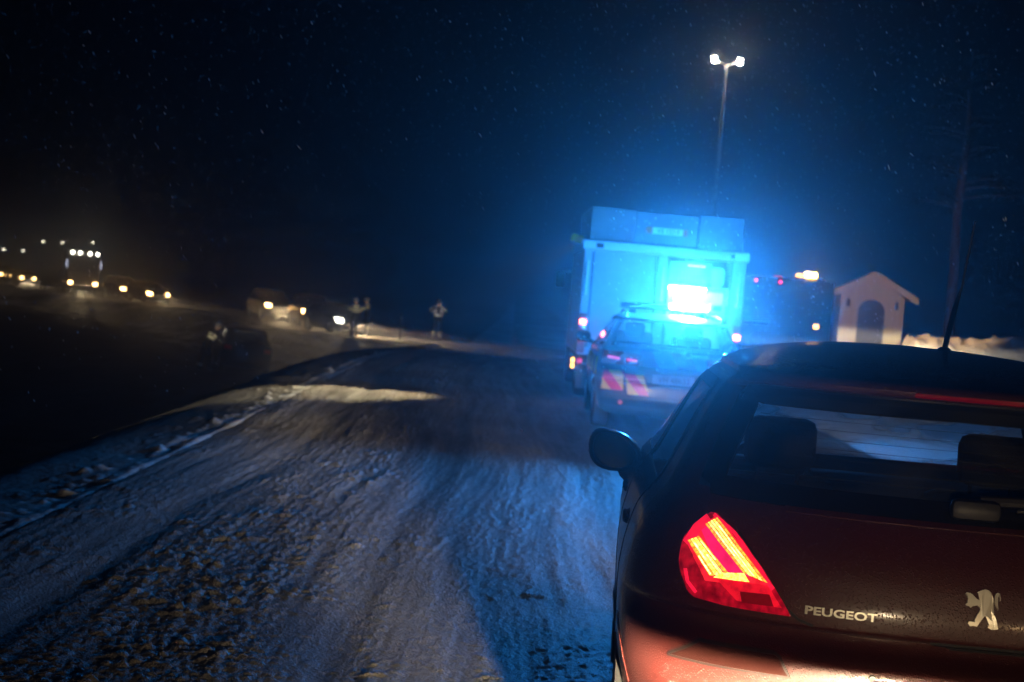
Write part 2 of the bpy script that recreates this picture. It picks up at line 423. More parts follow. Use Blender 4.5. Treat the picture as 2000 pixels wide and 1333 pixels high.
def beam_nodes(d, knee=0.012, width=0.20, cut=0.004, base=0.004, gain=1.0):
    """dipped-beam pattern of a headlamp: bright under a level cut-off, thinning towards the ground"""
    d.use_nodes = True; n = d.node_tree; n.nodes.clear()
    out = N(n, 'ShaderNodeOutputLight'); em = N(n, 'ShaderNodeEmission')
    tc = N(n, 'ShaderNodeTexCoord'); sx = N(n, 'ShaderNodeSeparateXYZ'); n.links.new(tc.outputs['Normal'], sx.inputs[0])
    def mth(op, a, b=None, c=None):
        q = N(n, 'ShaderNodeMath', operation=op)
        for i, v in enumerate((a, b, c)):
            if v is None: continue
            if isinstance(v, (int, float)): q.inputs[i].default_value = v
            else: n.links.new(v, q.inputs[i])
        return q.outputs[0]
    nz = mth('MAXIMUM', mth('ABSOLUTE', sx.outputs[2]), 0.05)
    v = mth('DIVIDE', sx.outputs[1], nz); u = mth('DIVIDE', sx.outputs[0], nz)
    vk = mth('DIVIDE', v, knee); fall = mth('DIVIDE', 1.0, mth('ADD', 1.0, mth('MULTIPLY', vk, vk)))
    mr = N(n, 'ShaderNodeMapRange'); mr.interpolation_type = 'SMOOTHSTEP'
    mr.inputs[1].default_value = -cut; mr.inputs[2].default_value = cut; mr.inputs[3].default_value = 1.0; mr.inputs[4].default_value = 0.0
    n.links.new(v, mr.inputs[0])
    uk = mth('DIVIDE', u, width); wid = mth('DIVIDE', 1.0, mth('ADD', 1.0, mth('MULTIPLY', uk, mth('MULTIPLY', uk, mth('MULTIPLY', uk, uk)))))
    s = mth('ADD', mth('MULTIPLY', mth('MULTIPLY', fall, mr.outputs[0]), wid), mth('MULTIPLY', base, wid))
    n.links.new(mth('MULTIPLY', s, gain), em.inputs['Strength'])
    n.links.new(em.outputs[0], out.inputs[0])
# ------------------------------------------------------------------ terrain
def sstep(a, b, x):
    t = np.clip((x - a) / (b - a), 0, 1); return t * t * (3 - 2 * t)
def hsh(ix, iy, seed):
    h = (ix.astype(np.int64) * 374761393 + iy.astype(np.int64) * 668265263 + seed * 974634777) & 0xFFFFFFFF
    h = ((h ^ (h >> 13)) * 1274126177) & 0xFFFFFFFF
    return ((h ^ (h >> 16)) & 0xFFFF) / 65535.0
def vnoise(x, y, seed=0):
    ix = np.floor(x); iy = np.floor(y); fx = x - ix; fy = y - iy
    fx = fx * fx * (3 - 2 * fx); fy = fy * fy * (3 - 2 * fy)
    ix = ix.astype(np.int64); iy = iy.astype(np.int64)
    return (hsh(ix, iy, seed) * (1 - fx) + hsh(ix + 1, iy, seed) * fx) * (1 - fy) + (hsh(ix, iy + 1, seed) * (1 - fx) + hsh(ix + 1, iy + 1, seed) * fx) * fy
def fbm(x, y, seed=0, o=4):
    s = 0; a = 0.5
    for k in range(o):
        s = s + a * vnoise(x * 2 ** k + 17.3 * k, y * 2 ** k - 9.1 * k, seed + k); a *= 0.5
    return s
def lumps(x, y, cell, seed, dens=0.6, lo=0.25, hi=0.6):
    """rounded clods: height field of random bumps, one per cell at most, plus which clod it is"""
    gx = x / cell; gy = y / cell; ix = np.floor(gx).astype(np.int64); iy = np.floor(gy).astype(np.int64)
    h = np.zeros_like(gx); idv = np.zeros_like(gx)
    for dx in (-1, 0, 1):
        for dy in (-1, 0, 1):
            cx = ix + dx; cy_ = iy + dy
            r1 = hsh(cx, cy_, seed); r2 = hsh(cx, cy_, seed + 1); r3 = hsh(cx, cy_, seed + 2); r4 = hsh(cx, cy_, seed + 3)
            rad = lo + (hi - lo) * r3 * r3
            d2 = ((gx - cx - r1) ** 2 + (gy - cy_ - r2) ** 2) / rad ** 2
            b = np.where((d2 < 1) & (r4 < dens), np.sqrt(np.clip(1 - d2, 0, 1)) * rad, 0)
            idv = np.where(b > h, r1 * 0.5 + r3 * 0.5, idv); h = np.maximum(h, b)
    return h * cell, idv

FAR = np.array([(-160, 450, -5.2), (-100, 320, -3.5), (-52.5, 201, -2.4), (-32.2, 140.7, -1.72), (-22.6, 122.7, -1.47), (-12.4, 100.7, -1.31), (-9, 92.7, -1.31),
                (-6.8, 85.7, -1.26), (-2, 79, -1.06), (6, 74.5, -0.75), (16, 72, -0.3), (60, 68, 0.4), (200, 60, 2.0)], float)
_seg = np.r_[0, np.cumsum(np.hypot(*np.diff(FAR[:, :2], axis=0).T))]
def far_at(sv):
    return np.stack([pchip(_seg, FAR[:, k], sv) for k in range(3)], -1)
_fs = far_at(np.linspace(0, _seg[-1], 260))
def far_dist(x, y):
    best = np.full(x.shape, 1e9); z = np.zeros(x.shape)
    for a, b in zip(_fs[:-1], _fs[1:]):
        d = b[:2] - a[:2]; L2 = (d ** 2).sum()
        t = np.clip(((x - a[0]) * d[0] + (y - a[1]) * d[1]) / L2, 0, 1)
        dd = np.hypot(x - a[0] - t * d[0], y - a[1] - t * d[1])
        m = dd < best; best = np.where(m, dd, best); z = np.where(m, a[2] + t * (b[2] - a[2]), z)
    return best, z
def own_level(y): return -1.0 * sstep(33, 76, y)
def H(x, y):
    """bare ground height: own road on a low bank, lower field to its left, the cross road on its own bank"""
    lev = own_level(y) * (1 - sstep(6, 14, x)) + 0.15 * sstep(8, 40, x)
    xl = -2.98 - 0.012 * np.clip(y - 24, 0, 100)
    e1 = lev - 2.15 * sstep(0, 5.2, xl - x)
    d, zf = far_dist(x, y)
    e2 = zf - 0.02 - 3.2 * sstep(0, 11, d - 4.2)
    fld = -2.15 - 0.010 * np.clip(y - 90, 0, 400) + 0.25 * (fbm(x * 0.11, y * 0.11, 3, 3) - 0.45)
    e1 = np.where((y > 84) & (x < 0), -9, e1)
    e = np.maximum(np.maximum(e1, e2), fld)
    return e, d
def build_ground():
    xs = np.unique(np.r_[np.linspace(-700, -120, 22), np.arange(-120, -16, 1.0), np.arange(-16, -5.0, 0.11), np.arange(-5.0, -2.3, 0.02),
                         np.arange(-2.3, 4.9, 0.2), np.arange(4.9, 30, 0.3), np.arange(30, 120, 2.5), np.linspace(120, 700, 16)])
    ya = [5.0]
    while ya[-1] < 36: ya.append(ya[-1] + min(0.14, max(0.025, 0.00055 * ya[-1] ** 2)))
    ys = np.r_[np.linspace(-60, 4.5, 24), ya, np.arange(36.3, 150, 0.42), np.arange(150, 260, 1.2), np.linspace(262, 900, 40)]
    X, Y = np.meshgrid(xs, ys)
    Z, d = H(X, Y)
    n1 = fbm(X * 1.1, Y * 0.8, 21, 5); n2 = fbm(X * 0.35, Y * 0.35, 5, 4)
    field = sstep(-4.0, -5.5, X) + 0 * Y
    Z = Z + (n1 - 0.47) * (0.05 + 0.34 * field) * sstep(2.5, 5, d)
    # streaky snow ridges down the bank of the cross road
    rid = fbm(X * 0.9 + Y * 0.5, Y * 0.16, 33, 4)
    Z = Z + (rid - 0.47) * 0.7 * sstep(3.6, 5.5, d) * sstep(16, 9, d) * sstep(2, -3, X)
    # ploughed slush ridge on the left shoulder of the near road
    sh = sstep(-3.6, -3.1, X) * sstep(-2.72, -2.9, X) * sstep(60, 40, Y)
    l1, _ = lumps(X, Y, 0.13, 51, 0.42, 0.15, 0.55); l2, _ = lumps(X, Y, 0.06, 57, 0.5, 0.2, 0.6); l3, _ = lumps(X, Y * 0.7, 0.5, 63, 0.6, 0.25, 0.6)
    cl = sstep(.40, .56, fbm(X * 1.5, Y * 0.9, 211, 3))
    l1 = l1 * cl
    Z = Z + sh * (l1 * 0.75 + l2 * 0.55 - 0.045 + 0.05 * fbm(X * 2, Y * 1.2, 9, 4) - 0.01)
    inroad = sstep(-2.78, -2.60, X) * sstep(4.6, 4.4, X) * sstep(77, 76, Y)
    Z = Z - 0.10 * inroad - 0.10 * sstep(3.6, 3.2, d)
    snow = np.clip(0.25 - 0.22 * sstep(-2.9, -3.1, X) * sstep(-6, -5, X) + sh * (0.55 * (np.maximum(l1, l2) > .018) + .10 * sstep(.45, .6, fbm(X * 3.1, Y * 2.2, 77, 4)) - .2) + 0.95 * sstep(0.46, 0.58, rid) * sstep(17, 8, d) + 0.75 * sstep(0.5, 0.62, n2) * (X > -3) + 1.1 * sstep(4.5, 5.2, X) - 0.9 * field * sstep(8, 13, d) + 0.35 * sstep(-3.05, -2.85, X) * sstep(4.9, 4.6, X), 0, 1)  # right roadside whitened to brighten the rear-window view; verge and field darkened
    snow = np.clip(snow * (0.65 + 0.7 * n1), 0, 1)
    mesh = mesh_np('ground', np.stack([X, Y, Z], -1).reshape(-1, 3), quads(*X.shape), ground_mat(), attrs={'snow': snow})
    tag(mesh, kind='structure')
def ground_mat():
    m, n, out = newmat('snow_and_grass')
    p = N(n, 'ShaderNodeBsdfPrincipled'); p.inputs['Roughness'].default_value = 0.85
    at = N(n, 'ShaderNodeAttribute', attribute_name='snow'); tc = N(n, 'ShaderNodeTexCoord')
    nz = N(n, 'ShaderNodeTexNoise'); nz.inputs['Scale'].default_value = 2.2; nz.inputs['Detail'].default_value = 8; nz.inputs['Roughness'].default_value = 0.7
    n.links.new(tc.outputs['Object'], nz.inputs['Vector'])
    g = N(n, 'ShaderNodeMix', data_type='RGBA'); g.inputs[6].default_value = (0.035, 0.03, 0.022, 1); g.inputs[7].default_value = (0.09, 0.075, 0.05, 1)
    n.links.new(nz.outputs[0], g.inputs[0])
    ad = N(n, 'ShaderNodeMath', operation='ADD'); n.links.new(at.outputs['Fac'], ad.inputs[0])
    sb = N(n, 'ShaderNodeMath', operation='SUBTRACT'); n.links.new(nz.outputs[0], sb.inputs[0]); sb.inputs[1].default_value = 0.5
    n.links.new(sb.outputs[0], ad.inputs[1])
    mr = N(n, 'ShaderNodeMapRange'); mr.inputs[1].default_value = 0.25; mr.inputs[2].default_value = 0.8
    n.links.new(ad.outputs[0], mr.inputs[0])
    x = N(n, 'ShaderNodeMix', data_type='RGBA'); x.inputs[7].default_value = (0.62, 0.61, 0.58, 1)
    n.links.new(mr.outputs[0], x.inputs[0]); n.links.new(g.outputs[2], x.inputs[6]); n.links.new(x.outputs[2], p.inputs['Base Color'])
    b = N(n, 'ShaderNodeBump'); b.inputs['Strength'].default_value = 0.6; b.inputs['Distance'].default_value = 0.05
    n2 = N(n, 'ShaderNodeTexNoise'); n2.inputs['Scale'].default_value = 11; n2.inputs['Detail'].default_value = 8
    n.links.new(tc.outputs['Object'], n2.inputs['Vector']); n.links.new(n2.outputs[0], b.inputs['Height']); n.links.new(b.outputs[0], p.inputs['Normal'])
    n.links.new(p.outputs[0], out.inputs[0]); return m
def slush_mat():
    m, n, out = newmat('brown_slush_and_packed_snow')
    p = N(n, 'ShaderNodeBsdfPrincipled'); p.inputs['Roughness'].default_value = 0.66; p.inputs['Specular IOR Level'].default_value = 0.26
    at = N(n, 'ShaderNodeAttribute', attribute_name='snow'); br = N(n, 'ShaderNodeAttribute', attribute_name='brown'); tc = N(n, 'ShaderNodeTexCoord')
    nz = N(n, 'ShaderNodeTexNoise'); nz.inputs['Scale'].default_value = 26; nz.inputs['Detail'].default_value = 7; nz.inputs['Roughness'].default_value = 0.75
    n.links.new(tc.outputs['Object'], nz.inputs['Vector'])
    a = N(n, 'ShaderNodeMix', data_type='RGBA'); a.inputs[6].default_value = (0.11, 0.094, 0.074, 1); a.inputs[7].default_value = (0.37, 0.345, 0.31, 1)
    ad = N(n, 'ShaderNodeMath', operation='MULTIPLY_ADD'); n.links.new(nz.outputs[0], ad.inputs[0]); ad.inputs[1].default_value = 1.3
    sb = N(n, 'ShaderNodeMath', operation='SUBTRACT'); n.links.new(at.outputs['Fac'], sb.inputs[0]); sb.inputs[1].default_value = 0.65
    n.links.new(sb.outputs[0], ad.inputs[2]); ad.use_clamp = True
    n.links.new(ad.outputs[0], a.inputs[0])
    x = N(n, 'ShaderNodeMix', data_type='RGBA'); x.inputs[7].default_value = (0.20, 0.125, 0.06, 1)
    n.links.new(br.outputs['Fac'], x.inputs[0]); n.links.new(a.outputs[2], x.inputs[6]); n.links.new(x.outputs[2], p.inputs['Base Color'])
    b = N(n, 'ShaderNodeBump'); b.inputs['Strength'].default_value = 1.0; b.inputs['Distance'].default_value = 0.016
    n2 = N(n, 'ShaderNodeTexNoise'); n2.inputs['Scale'].default_value = 70; n2.inputs['Detail'].default_value = 5
    n.links.new(tc.outputs['Object'], n2.inputs['Vector']); n.links.new(n2.outputs[0], b.inputs['Height']); n.links.new(b.outputs[0], p.inputs['Normal'])
    n.links.new(p.outputs[0], out.inputs[0]); return m
def build_road():
    xs = np.r_[np.arange(-3.05, 1.4, 0.0125), np.arange(1.4, 4.62, 0.035)]
    ya = [5.6]
    while ya[-1] < 36: ya.append(ya[-1] + min(0.10, max(0.016, 0.00040 * ya[-1] ** 2)))
    ys = np.r_[np.linspace(-40, 5.4, 30), ya, np.arange(36.2, 77, 0.35)]
    X, Y = np.meshgrid(xs, ys)
    wob = 0.12 * np.sin(Y * 0.21 + 1) + 0.05 * np.sin(Y * 0.67)
    Xw = X + wob
    # wheel tracks pressed smooth and looser strips between them
    loose = 0.30 + 0.75 * np.exp(-((Xw + 1.35) / 0.55) ** 2) + 0.35 * np.exp(-((Xw - 0.05) / 0.4) ** 2) + 0.4 * np.exp(-((Xw + 2.6) / 0.3) ** 2) + 0.25 * np.exp(-((Xw - 2.4) / 0.5) ** 2)
    loose = loose * (0.55 + 0.9 * fbm(X * 0.9, Y * 0.45, 71, 3))
    streak = fbm(Xw * 9.5, Y * 0.5, 81, 4)
    loose = np.clip(loose + (streak - 0.47) * 0.9, 0.06, 1.2)
    a1, i1 = lumps(X, Y, 0.11, 101, 0.45, 0.18, 0.5); a2, i2 = lumps(X, Y, 0.065, 111, 0.75, 0.2, 0.6); a3, i3 = lumps(X, Y, 0.032, 121, 0.8, 0.25, 0.6)
    Z = own_level(Y) + loose * (a1 * 0.14 * sstep(0.55, 0.9, loose) + a2 * (0.10 + 0.55 * sstep(.38, .6, fbm(X * 2.6, Y * 1.9, 201, 3))) + a3 * 0.75) + 0.022 * (streak - 0.45) + 0.03 * (fbm(X * 0.8, Y * 0.5, 131, 3) - 0.45)
    for tx in (-2.0, -0.62, 0.62, 1.9):                      # ruts
        Z = Z - 0.022 * np.exp(-((Xw - tx) / 0.15) ** 2)
    Z = Z - 0.06 * sstep(-2.62, -3.0, X) - 0.14 * sstep(4.3, 4.6, X)
    snow = np.clip(0.30 + 0.28 * (fbm(X * 1.6, Y * 0.8, 141, 4) - 0.45) * 2 + 0.8 * (streak - 0.47) + 0.30 * (a2 > 0.012) * i2 + 0.25 * sstep(-0.9, -2.2, X) - 0.15 * np.exp(-((Xw + 0.62) / 0.2) ** 2), 0, 1)
    brown = np.clip(sstep(0.48, 0.75, fbm(X * 0.9, Y * 0.5, 151, 4)) * 0.9 * np.clip(loose, 0, 1) * (0.4 + 0.9 * (i1 > 0.5) * (a1 > 0.01)) + 0.25 * (i2 > 0.62), 0, 0.9)
    o = mesh_np('road', np.stack([X, Y, Z], -1).reshape(-1, 3), quads(*X.shape), slush_mat(), attrs={'snow': snow, 'brown': brown})
    tag(o, kind='structure')
def build_far_road():
    s = np.linspace(0, _seg[-1], 1400); P = far_at(s); T = np.gradient(P[:, :2], axis=0); T /= np.linalg.norm(T, axis=1)[:, None]
    nx = np.stack([T[:, 1], -T[:, 0]], -1)
    u = np.linspace(-3.7, 3.7, 60)
    X = P[:, 0:1] + nx[:, 0:1] * u; Y = P[:, 1:2] + nx[:, 1:2] * u
    Z = P[:, 2:3] + 0.03 + 0 * u + 0.05 * (fbm(X * 1.3, Y * 1.3, 161, 4) - 0.45) + 0.05 * (fbm(u[None, :] * 3 + 0 * X, s[:, None] * 0.15, 171, 3) - 0.45)
    Z = Z - 0.10 * sstep(3.3, 3.7, np.abs(u))[None, :]
    snow = np.clip(0.55 + 0.9 * (fbm(X, Y, 181, 4) - 0.45), 0, 1)
    o = mesh_np('cross_road', np.stack([X, Y, Z], -1).reshape(-1, 3), quads(*X.shape), bpy.data.materials['brown_slush_and_packed_snow'], attrs={'snow': snow, 'brown': 0 * snow + 0.12})
    tag(o, kind='structure')
def build_snow_bank():
    """heap of ploughed snow beyond the road on the right"""
    t = np.linspace(0, 1, 190)[:, None]; u = np.linspace(-1, 1, 70)[None, :]
    cx = 10.7 + 13 * t; cy_ = 50 - 2.2 * t + 0.5 * np.sin(6 * t)
    hh = (1.28 + 0.75 * t) * sstep(0, 0.03, t) * sstep(1, 0.9, t)
    X = cx + 0 * u + 0.25 * u * (t < 0.02); Y = cy_ + 2.2 * u
    prof = np.clip(1 - np.abs(u) ** 1.6, 0, 1)
    Z = hh * prof * (0.75 + 0.5 * fbm(X * 0.9, Y * 0.9, 7, 3))
    l1, _ = lumps(X, Y, 0.34, 191, 0.8, 0.25, 0.6); l2, _ = lumps(X, Y, 0.14, 195, 0.7, 0.25, 0.6)
    Z = Z + (l1 * 0.9 + l2 * 0.6) * prof - 0.12
    snow = np.clip(0.75 + 0.6 * (fbm(X, Y, 199, 4) - 0.5), 0, 1)
    o = mesh_np('snow_bank', np.stack([X, Y, Z], -1).reshape(-1, 3), quads(*X.shape), bpy.data.materials['snow_and_grass'], attrs={'snow': snow})
    tag(o, kind='structure')
build_ground(); build_road(); build_far_road(); build_snow_bank()
# ------------------------------------------------------------------ cars
def unit(v): return v / np.maximum(np.linalg.norm(v, axis=-1, keepdims=True), 1e-9)
def offset_map(fn, ctr, a, b, off):
    """point on a body face and the same point lifted off it; fn maps two flat coordinates to the skin"""
    e = 0.002
    P = fn(a, b); n = unit(np.cross(fn(a + e, b) - fn(a - e, b), fn(a, b + e) - fn(a, b - e)))
    s = np.sign(((P - ctr) * n).sum(-1, keepdims=True)); s[s == 0] = 1
    return P + n * s * off if np.isscalar(off) else P + n * s * np.asarray(off)[..., None]
def patch(mb, fn, ctr, A, B, off=0.004, skirt=0.012, mi=0):
    """A,B: 2D arrays of flat coordinates -> raised panel with turned-in edges"""
    P = offset_map(fn, ctr, A, B, off); Q = offset_map(fn, ctr, A, B, off - skirt)
    mb.grid(P, mi)
    ring = lambda G: np.concatenate([G[0, :], G[1:, -1], G[-1, -2::-1], G[-2:0:-1, 0]], 0)
    r0 = ring(P); r1 = ring(Q); mb.grid(np.stack([r0, r1]), mi, close_u=True)
    return mb
def quad_ab(c, nu=12, nv=12):
    """corners TL,TR,BR,BL in flat coordinates"""
    u = np.linspace(0, 1, nu)[None, :]; v = np.linspace(0, 1, nv)[:, None]
    g = lambda k: (c[0][k] * (1 - u) + c[1][k] * u) * (1 - v) + (c[3][k] * (1 - u) + c[2][k] * u) * v
    return g(0), g(1)
def scan_ab(left, right, nx=30, nz=40):
    """left/right edges as (z ascending) polylines of (x,z)"""
    left = np.array(left); right = np.array(right)
    z = np.linspace(max(left[0, 1], right[0, 1]), min(left[-1, 1], right[-1, 1]), nz)
    xl = pchip(left[:, 1], left[:, 0], z); xr = pchip(right[:, 1], right[:, 0], z)
    u = np.linspace(0, 1, nx)[None, :]
    return xl[:, None] * (1 - u) + xr[:, None] * u, z[:, None] + 0 * u
def ribbon(mb, fn, ctr, pts, wid, off=0.003, mi=0, sub=8, close=False):
    pts = np.array(pts, float)
    if close: pts = np.vstack([pts, pts[:1]])
    L = np.r_[0, np.cumsum(np.hypot(*np.diff(pts, axis=0).T))]
    s = np.linspace(0, L[-1], max(4, sub * len(pts)))
    p = np.stack([np.interp(s, L, pts[:, 0]), np.interp(s, L, pts[:, 1])], -1)
    t = np.gradient(p, axis=0); t /= np.maximum(np.linalg.norm(t, axis=1)[:, None], 1e-9)
    nrm = np.stack([t[:, 1], -t[:, 0]], -1)
    A = np.stack([p[:, 0] + nrm[:, 0] * wid / 2 * k for k in (-1, 0, 1)], 0); B = np.stack([p[:, 1] + nrm[:, 1] * wid / 2 * k for k in (-1, 0, 1)], 0)
    return patch(mb, fn, ctr, A, B, off, off + 0.004, mi)

def shell_parts(S, root, paint, glassm, sub, cols, spec):
    """cuts windows and wheel arches out of the skin; returns nothing, links body and panes"""
    T = len(S.rows) - 1; t = [0.0]
    for k in range(T): t += list(k + np.linspace(0, 1, sub(S.rows[k], S.rows[k+1]) + 1)[1:])
    t = np.array(t); nr, ns, nf = cols
    G = S.outline(t, nr, ns, nf); rws, cl = G.shape[:2]
    z, w, r, f, L, Lf = [c[:, None] for c in S.at(t)]
    ctr = 0.25 * (G[:-1] + G[1:] + np.roll(G, -1, 1)[:-1] + np.roll(G, -1, 1)[1:])
    X, Y, Z = ctr[..., 0], ctr[..., 1], ctr[..., 2]
    wq = 0.5 * (w[:-1] + w[1:]); q = np.abs(X) / wq
    rear = np.zeros((rws - 1, cl), bool); rear[:, :nr - 1] = True
    front = np.zeros_like(rear); front[:, nr + ns - 2:nr + ns - 2 + nf - 1] = True
    kinds = np.zeros(rear.shape, int)
    if spec.get('rearwin'):
        z0, z1, qm = spec['rearwin']; kinds[rear & (Z > z0) & (Z < z1) & (q < qm) & (Y < 1.4)] = 1
    if spec.get('windscreen'):
        z0, z1, qm = spec['windscreen']; kinds[front & (Z > z0) & (Z < z1) & (q < qm)] = 2
    for (ya0, ya1, yb0, yb1, z0, z1) in spec.get('side', []):
        h = np.clip((Z - z0) / (z1 - z0), 0, 1)
        m = (Z > z0) & (Z < z1) & (Y > ya0 + (yb0 - ya0) * h) & (Y < ya1 + (yb1 - ya1) * h) & (np.abs(X) > 0.5) & (kinds == 0)
        kinds[m & (X < 0)] = 3; kinds[m & (X > 0)] = 4
    for yc in spec['axles']:
        kinds[((Y - yc) ** 2 + (Z - spec.get('wz', 0.30)) ** 2 < spec.get('arch', 0.355) ** 2) & (np.abs(X) > 0.55)] = 9
    V = G.reshape(-1, 3)
    i = np.arange(rws - 1)[:, None]; j = np.arange(cl)[None, :]
    Q = np.stack([i * cl + j, i * cl + (j + 1) % cl, (i + 1) * cl + (j + 1) % cl, (i + 1) * cl + j], -1)
    def sub_mesh(mask, name, m, extra=None):
        qs = Q[mask]
        if len(qs) == 0: return None
        used, inv = np.unique(qs, return_inverse=True)
        mb = MB(); mb.add(V[used], inv.reshape(-1, 4).tolist())
        return mb, used
    mb = MB(); mb.add(V, Q[kinds == 0].tolist())
    base = list(range(cl)); mb.f.append(tuple(base[::-1])); mb.m.append(0)
    mb.f.append(tuple((rws - 1) * cl + k for k in range(cl))); mb.m.append(0)
    body = mb.build('body', paint, root, fix=False)
    for k, nm in ((1, 'rear_window'), (2, 'windscreen'), (3, 'side_window'), (4, 'side_window')):
        g = sub_mesh(kinds == k, nm, glassm)
        if g:
            o = g[0].build(nm, spec.get('screen', glassm) if k == 2 else glassm, root, fix=False)
    return body
def wheels(root, spec, seg=36, spokes=7):
    R_ = spec.get('wr', 0.315); wdt = spec.get('ww', 0.205); tx = spec.get('track', 0.775)
    prof = [(R_ * .60, -wdt * .42), (R_ * .72, -wdt * .5), (R_ * .93, -wdt * .48), (R_, -wdt * .34), (R_ * 1.004, 0), (R_, wdt * .34), (R_ * .93, wdt * .48), (R_ * .72, wdt * .5), (R_ * .60, wdt * .42)]
    for yc in spec['axles']:
        for sgn in (-1, 1):
            c = (sgn * tx, yc, R_)
            w = MB().lathe(prof, c, 'x', seg).build('wheel', M['tyre'], root)
            rb = MB(); fx = sgn * wdt * .36
            rb.lathe([(R_ * .60, -wdt * .4 * sgn), (R_ * .60, fx), (R_ * .66, fx * 1.1)], c, 'x', seg)
            for k in range(spokes):
                a = 2 * math.pi * k / spokes + .3
                rb.tube([(c[0] + fx, c[1], c[2]), (c[0] + fx * .9, c[1] + math.cos(a) * R_ * .61, c[2] + math.sin(a) * R_ * .61)], [R_ * .13, R_ * .09], 6)
            rb.ball((c[0] + fx, c[1], c[2]), (.02, R_ * .16, R_ * .16), 10)
            rb.build('rim', M['rim'], w)
def wheel_wells(S, root, paint, spec, lip=True, off=.009):
    wz = spec.get('wz', 0.30); ar = spec.get('arch', 0.355)
    for yc in spec['axles']:
        for sgn in (-1, 1):
            wl = MB(); wl.lathe([(ar + .004, sgn * .56), (ar + .004, sgn * .86)], (0, yc, wz), 'x', 28, arc=(0, math.pi))
            wl.add([(sgn * .56, yc + ar * math.cos(a), wz + ar * math.sin(a)) for a in np.linspace(0, math.pi, 20)], [tuple(range(20))])
            wl.build('wheel_well', M['black'], root)
    if lip:
        for sgn in (-1, 1):
            fn = lambda a, b: S.side(a, b, sgn)
            for yc in spec['axles']:
                mb = MB()
                an = np.linspace(R(-6), R(186), 40)
                ribbon(mb, fn, np.array([0, yc, .6]), np.stack([yc + (ar + .012) * np.cos(an), wz + (ar + .012) * np.sin(an)], -1), .055, off, sub=1)
                mb.build('arch_trim', paint, root)
def rear_lettering(S, body, xc, z0, h, wide, m, root, name, off=0.004, thick=0.004, bold=0.0):
    V, F = text_np(body, h, bold); Wd = V[:, 0].max()
    x = xc + (V[:, 0] - Wd / 2) * wide; zz = z0 + V[:, 1]
    P = offset_map(S.rear, np.array([0, 2, .8]), x, zz, off + thick); Q = offset_map(S.rear, np.array([0, 2, .8]), x, zz, off - .002)
    mb = MB(); mb.add(P, F); add_sides(mb, P, Q, F)
    return mb.build(name, m, root, smooth=False)
def add_sides(mb, P, Q, F):
    cnt = {}
    for f in F:
        for a, b in zip(f, f[1:] + f[:1]): cnt[(a, b)] = cnt.get((a, b), 0) + 1
    o = len(mb.v); mb.v.extend(map(tuple, P)); mb.v.extend(map(tuple, Q)); n = len(P)
    for (a, b) in cnt:
        if (b, a) not in cnt: mb.f.append((o + a, o + b, o + n + b, o + n + a)); mb.m.append(0)
def flat_lettering(body, h, wide, place, m, parent, name, thick=0.003):
    """place(u,v,d): maps text coordinates (metres, centred in u) and depth to a point"""
    V, F = text_np(body, h); u = (V[:, 0] - V[:, 0].max() / 2) * wide; v = V[:, 1]
    P = np.array([place(a, b, thick) for a, b in zip(u, v)]); Q = np.array([place(a, b, -.001) for a, b in zip(u, v)])
    mb = MB(); mb.add(P, F); add_sides(mb, P, Q, F)
    return mb.build(name, m, parent, smooth=False)
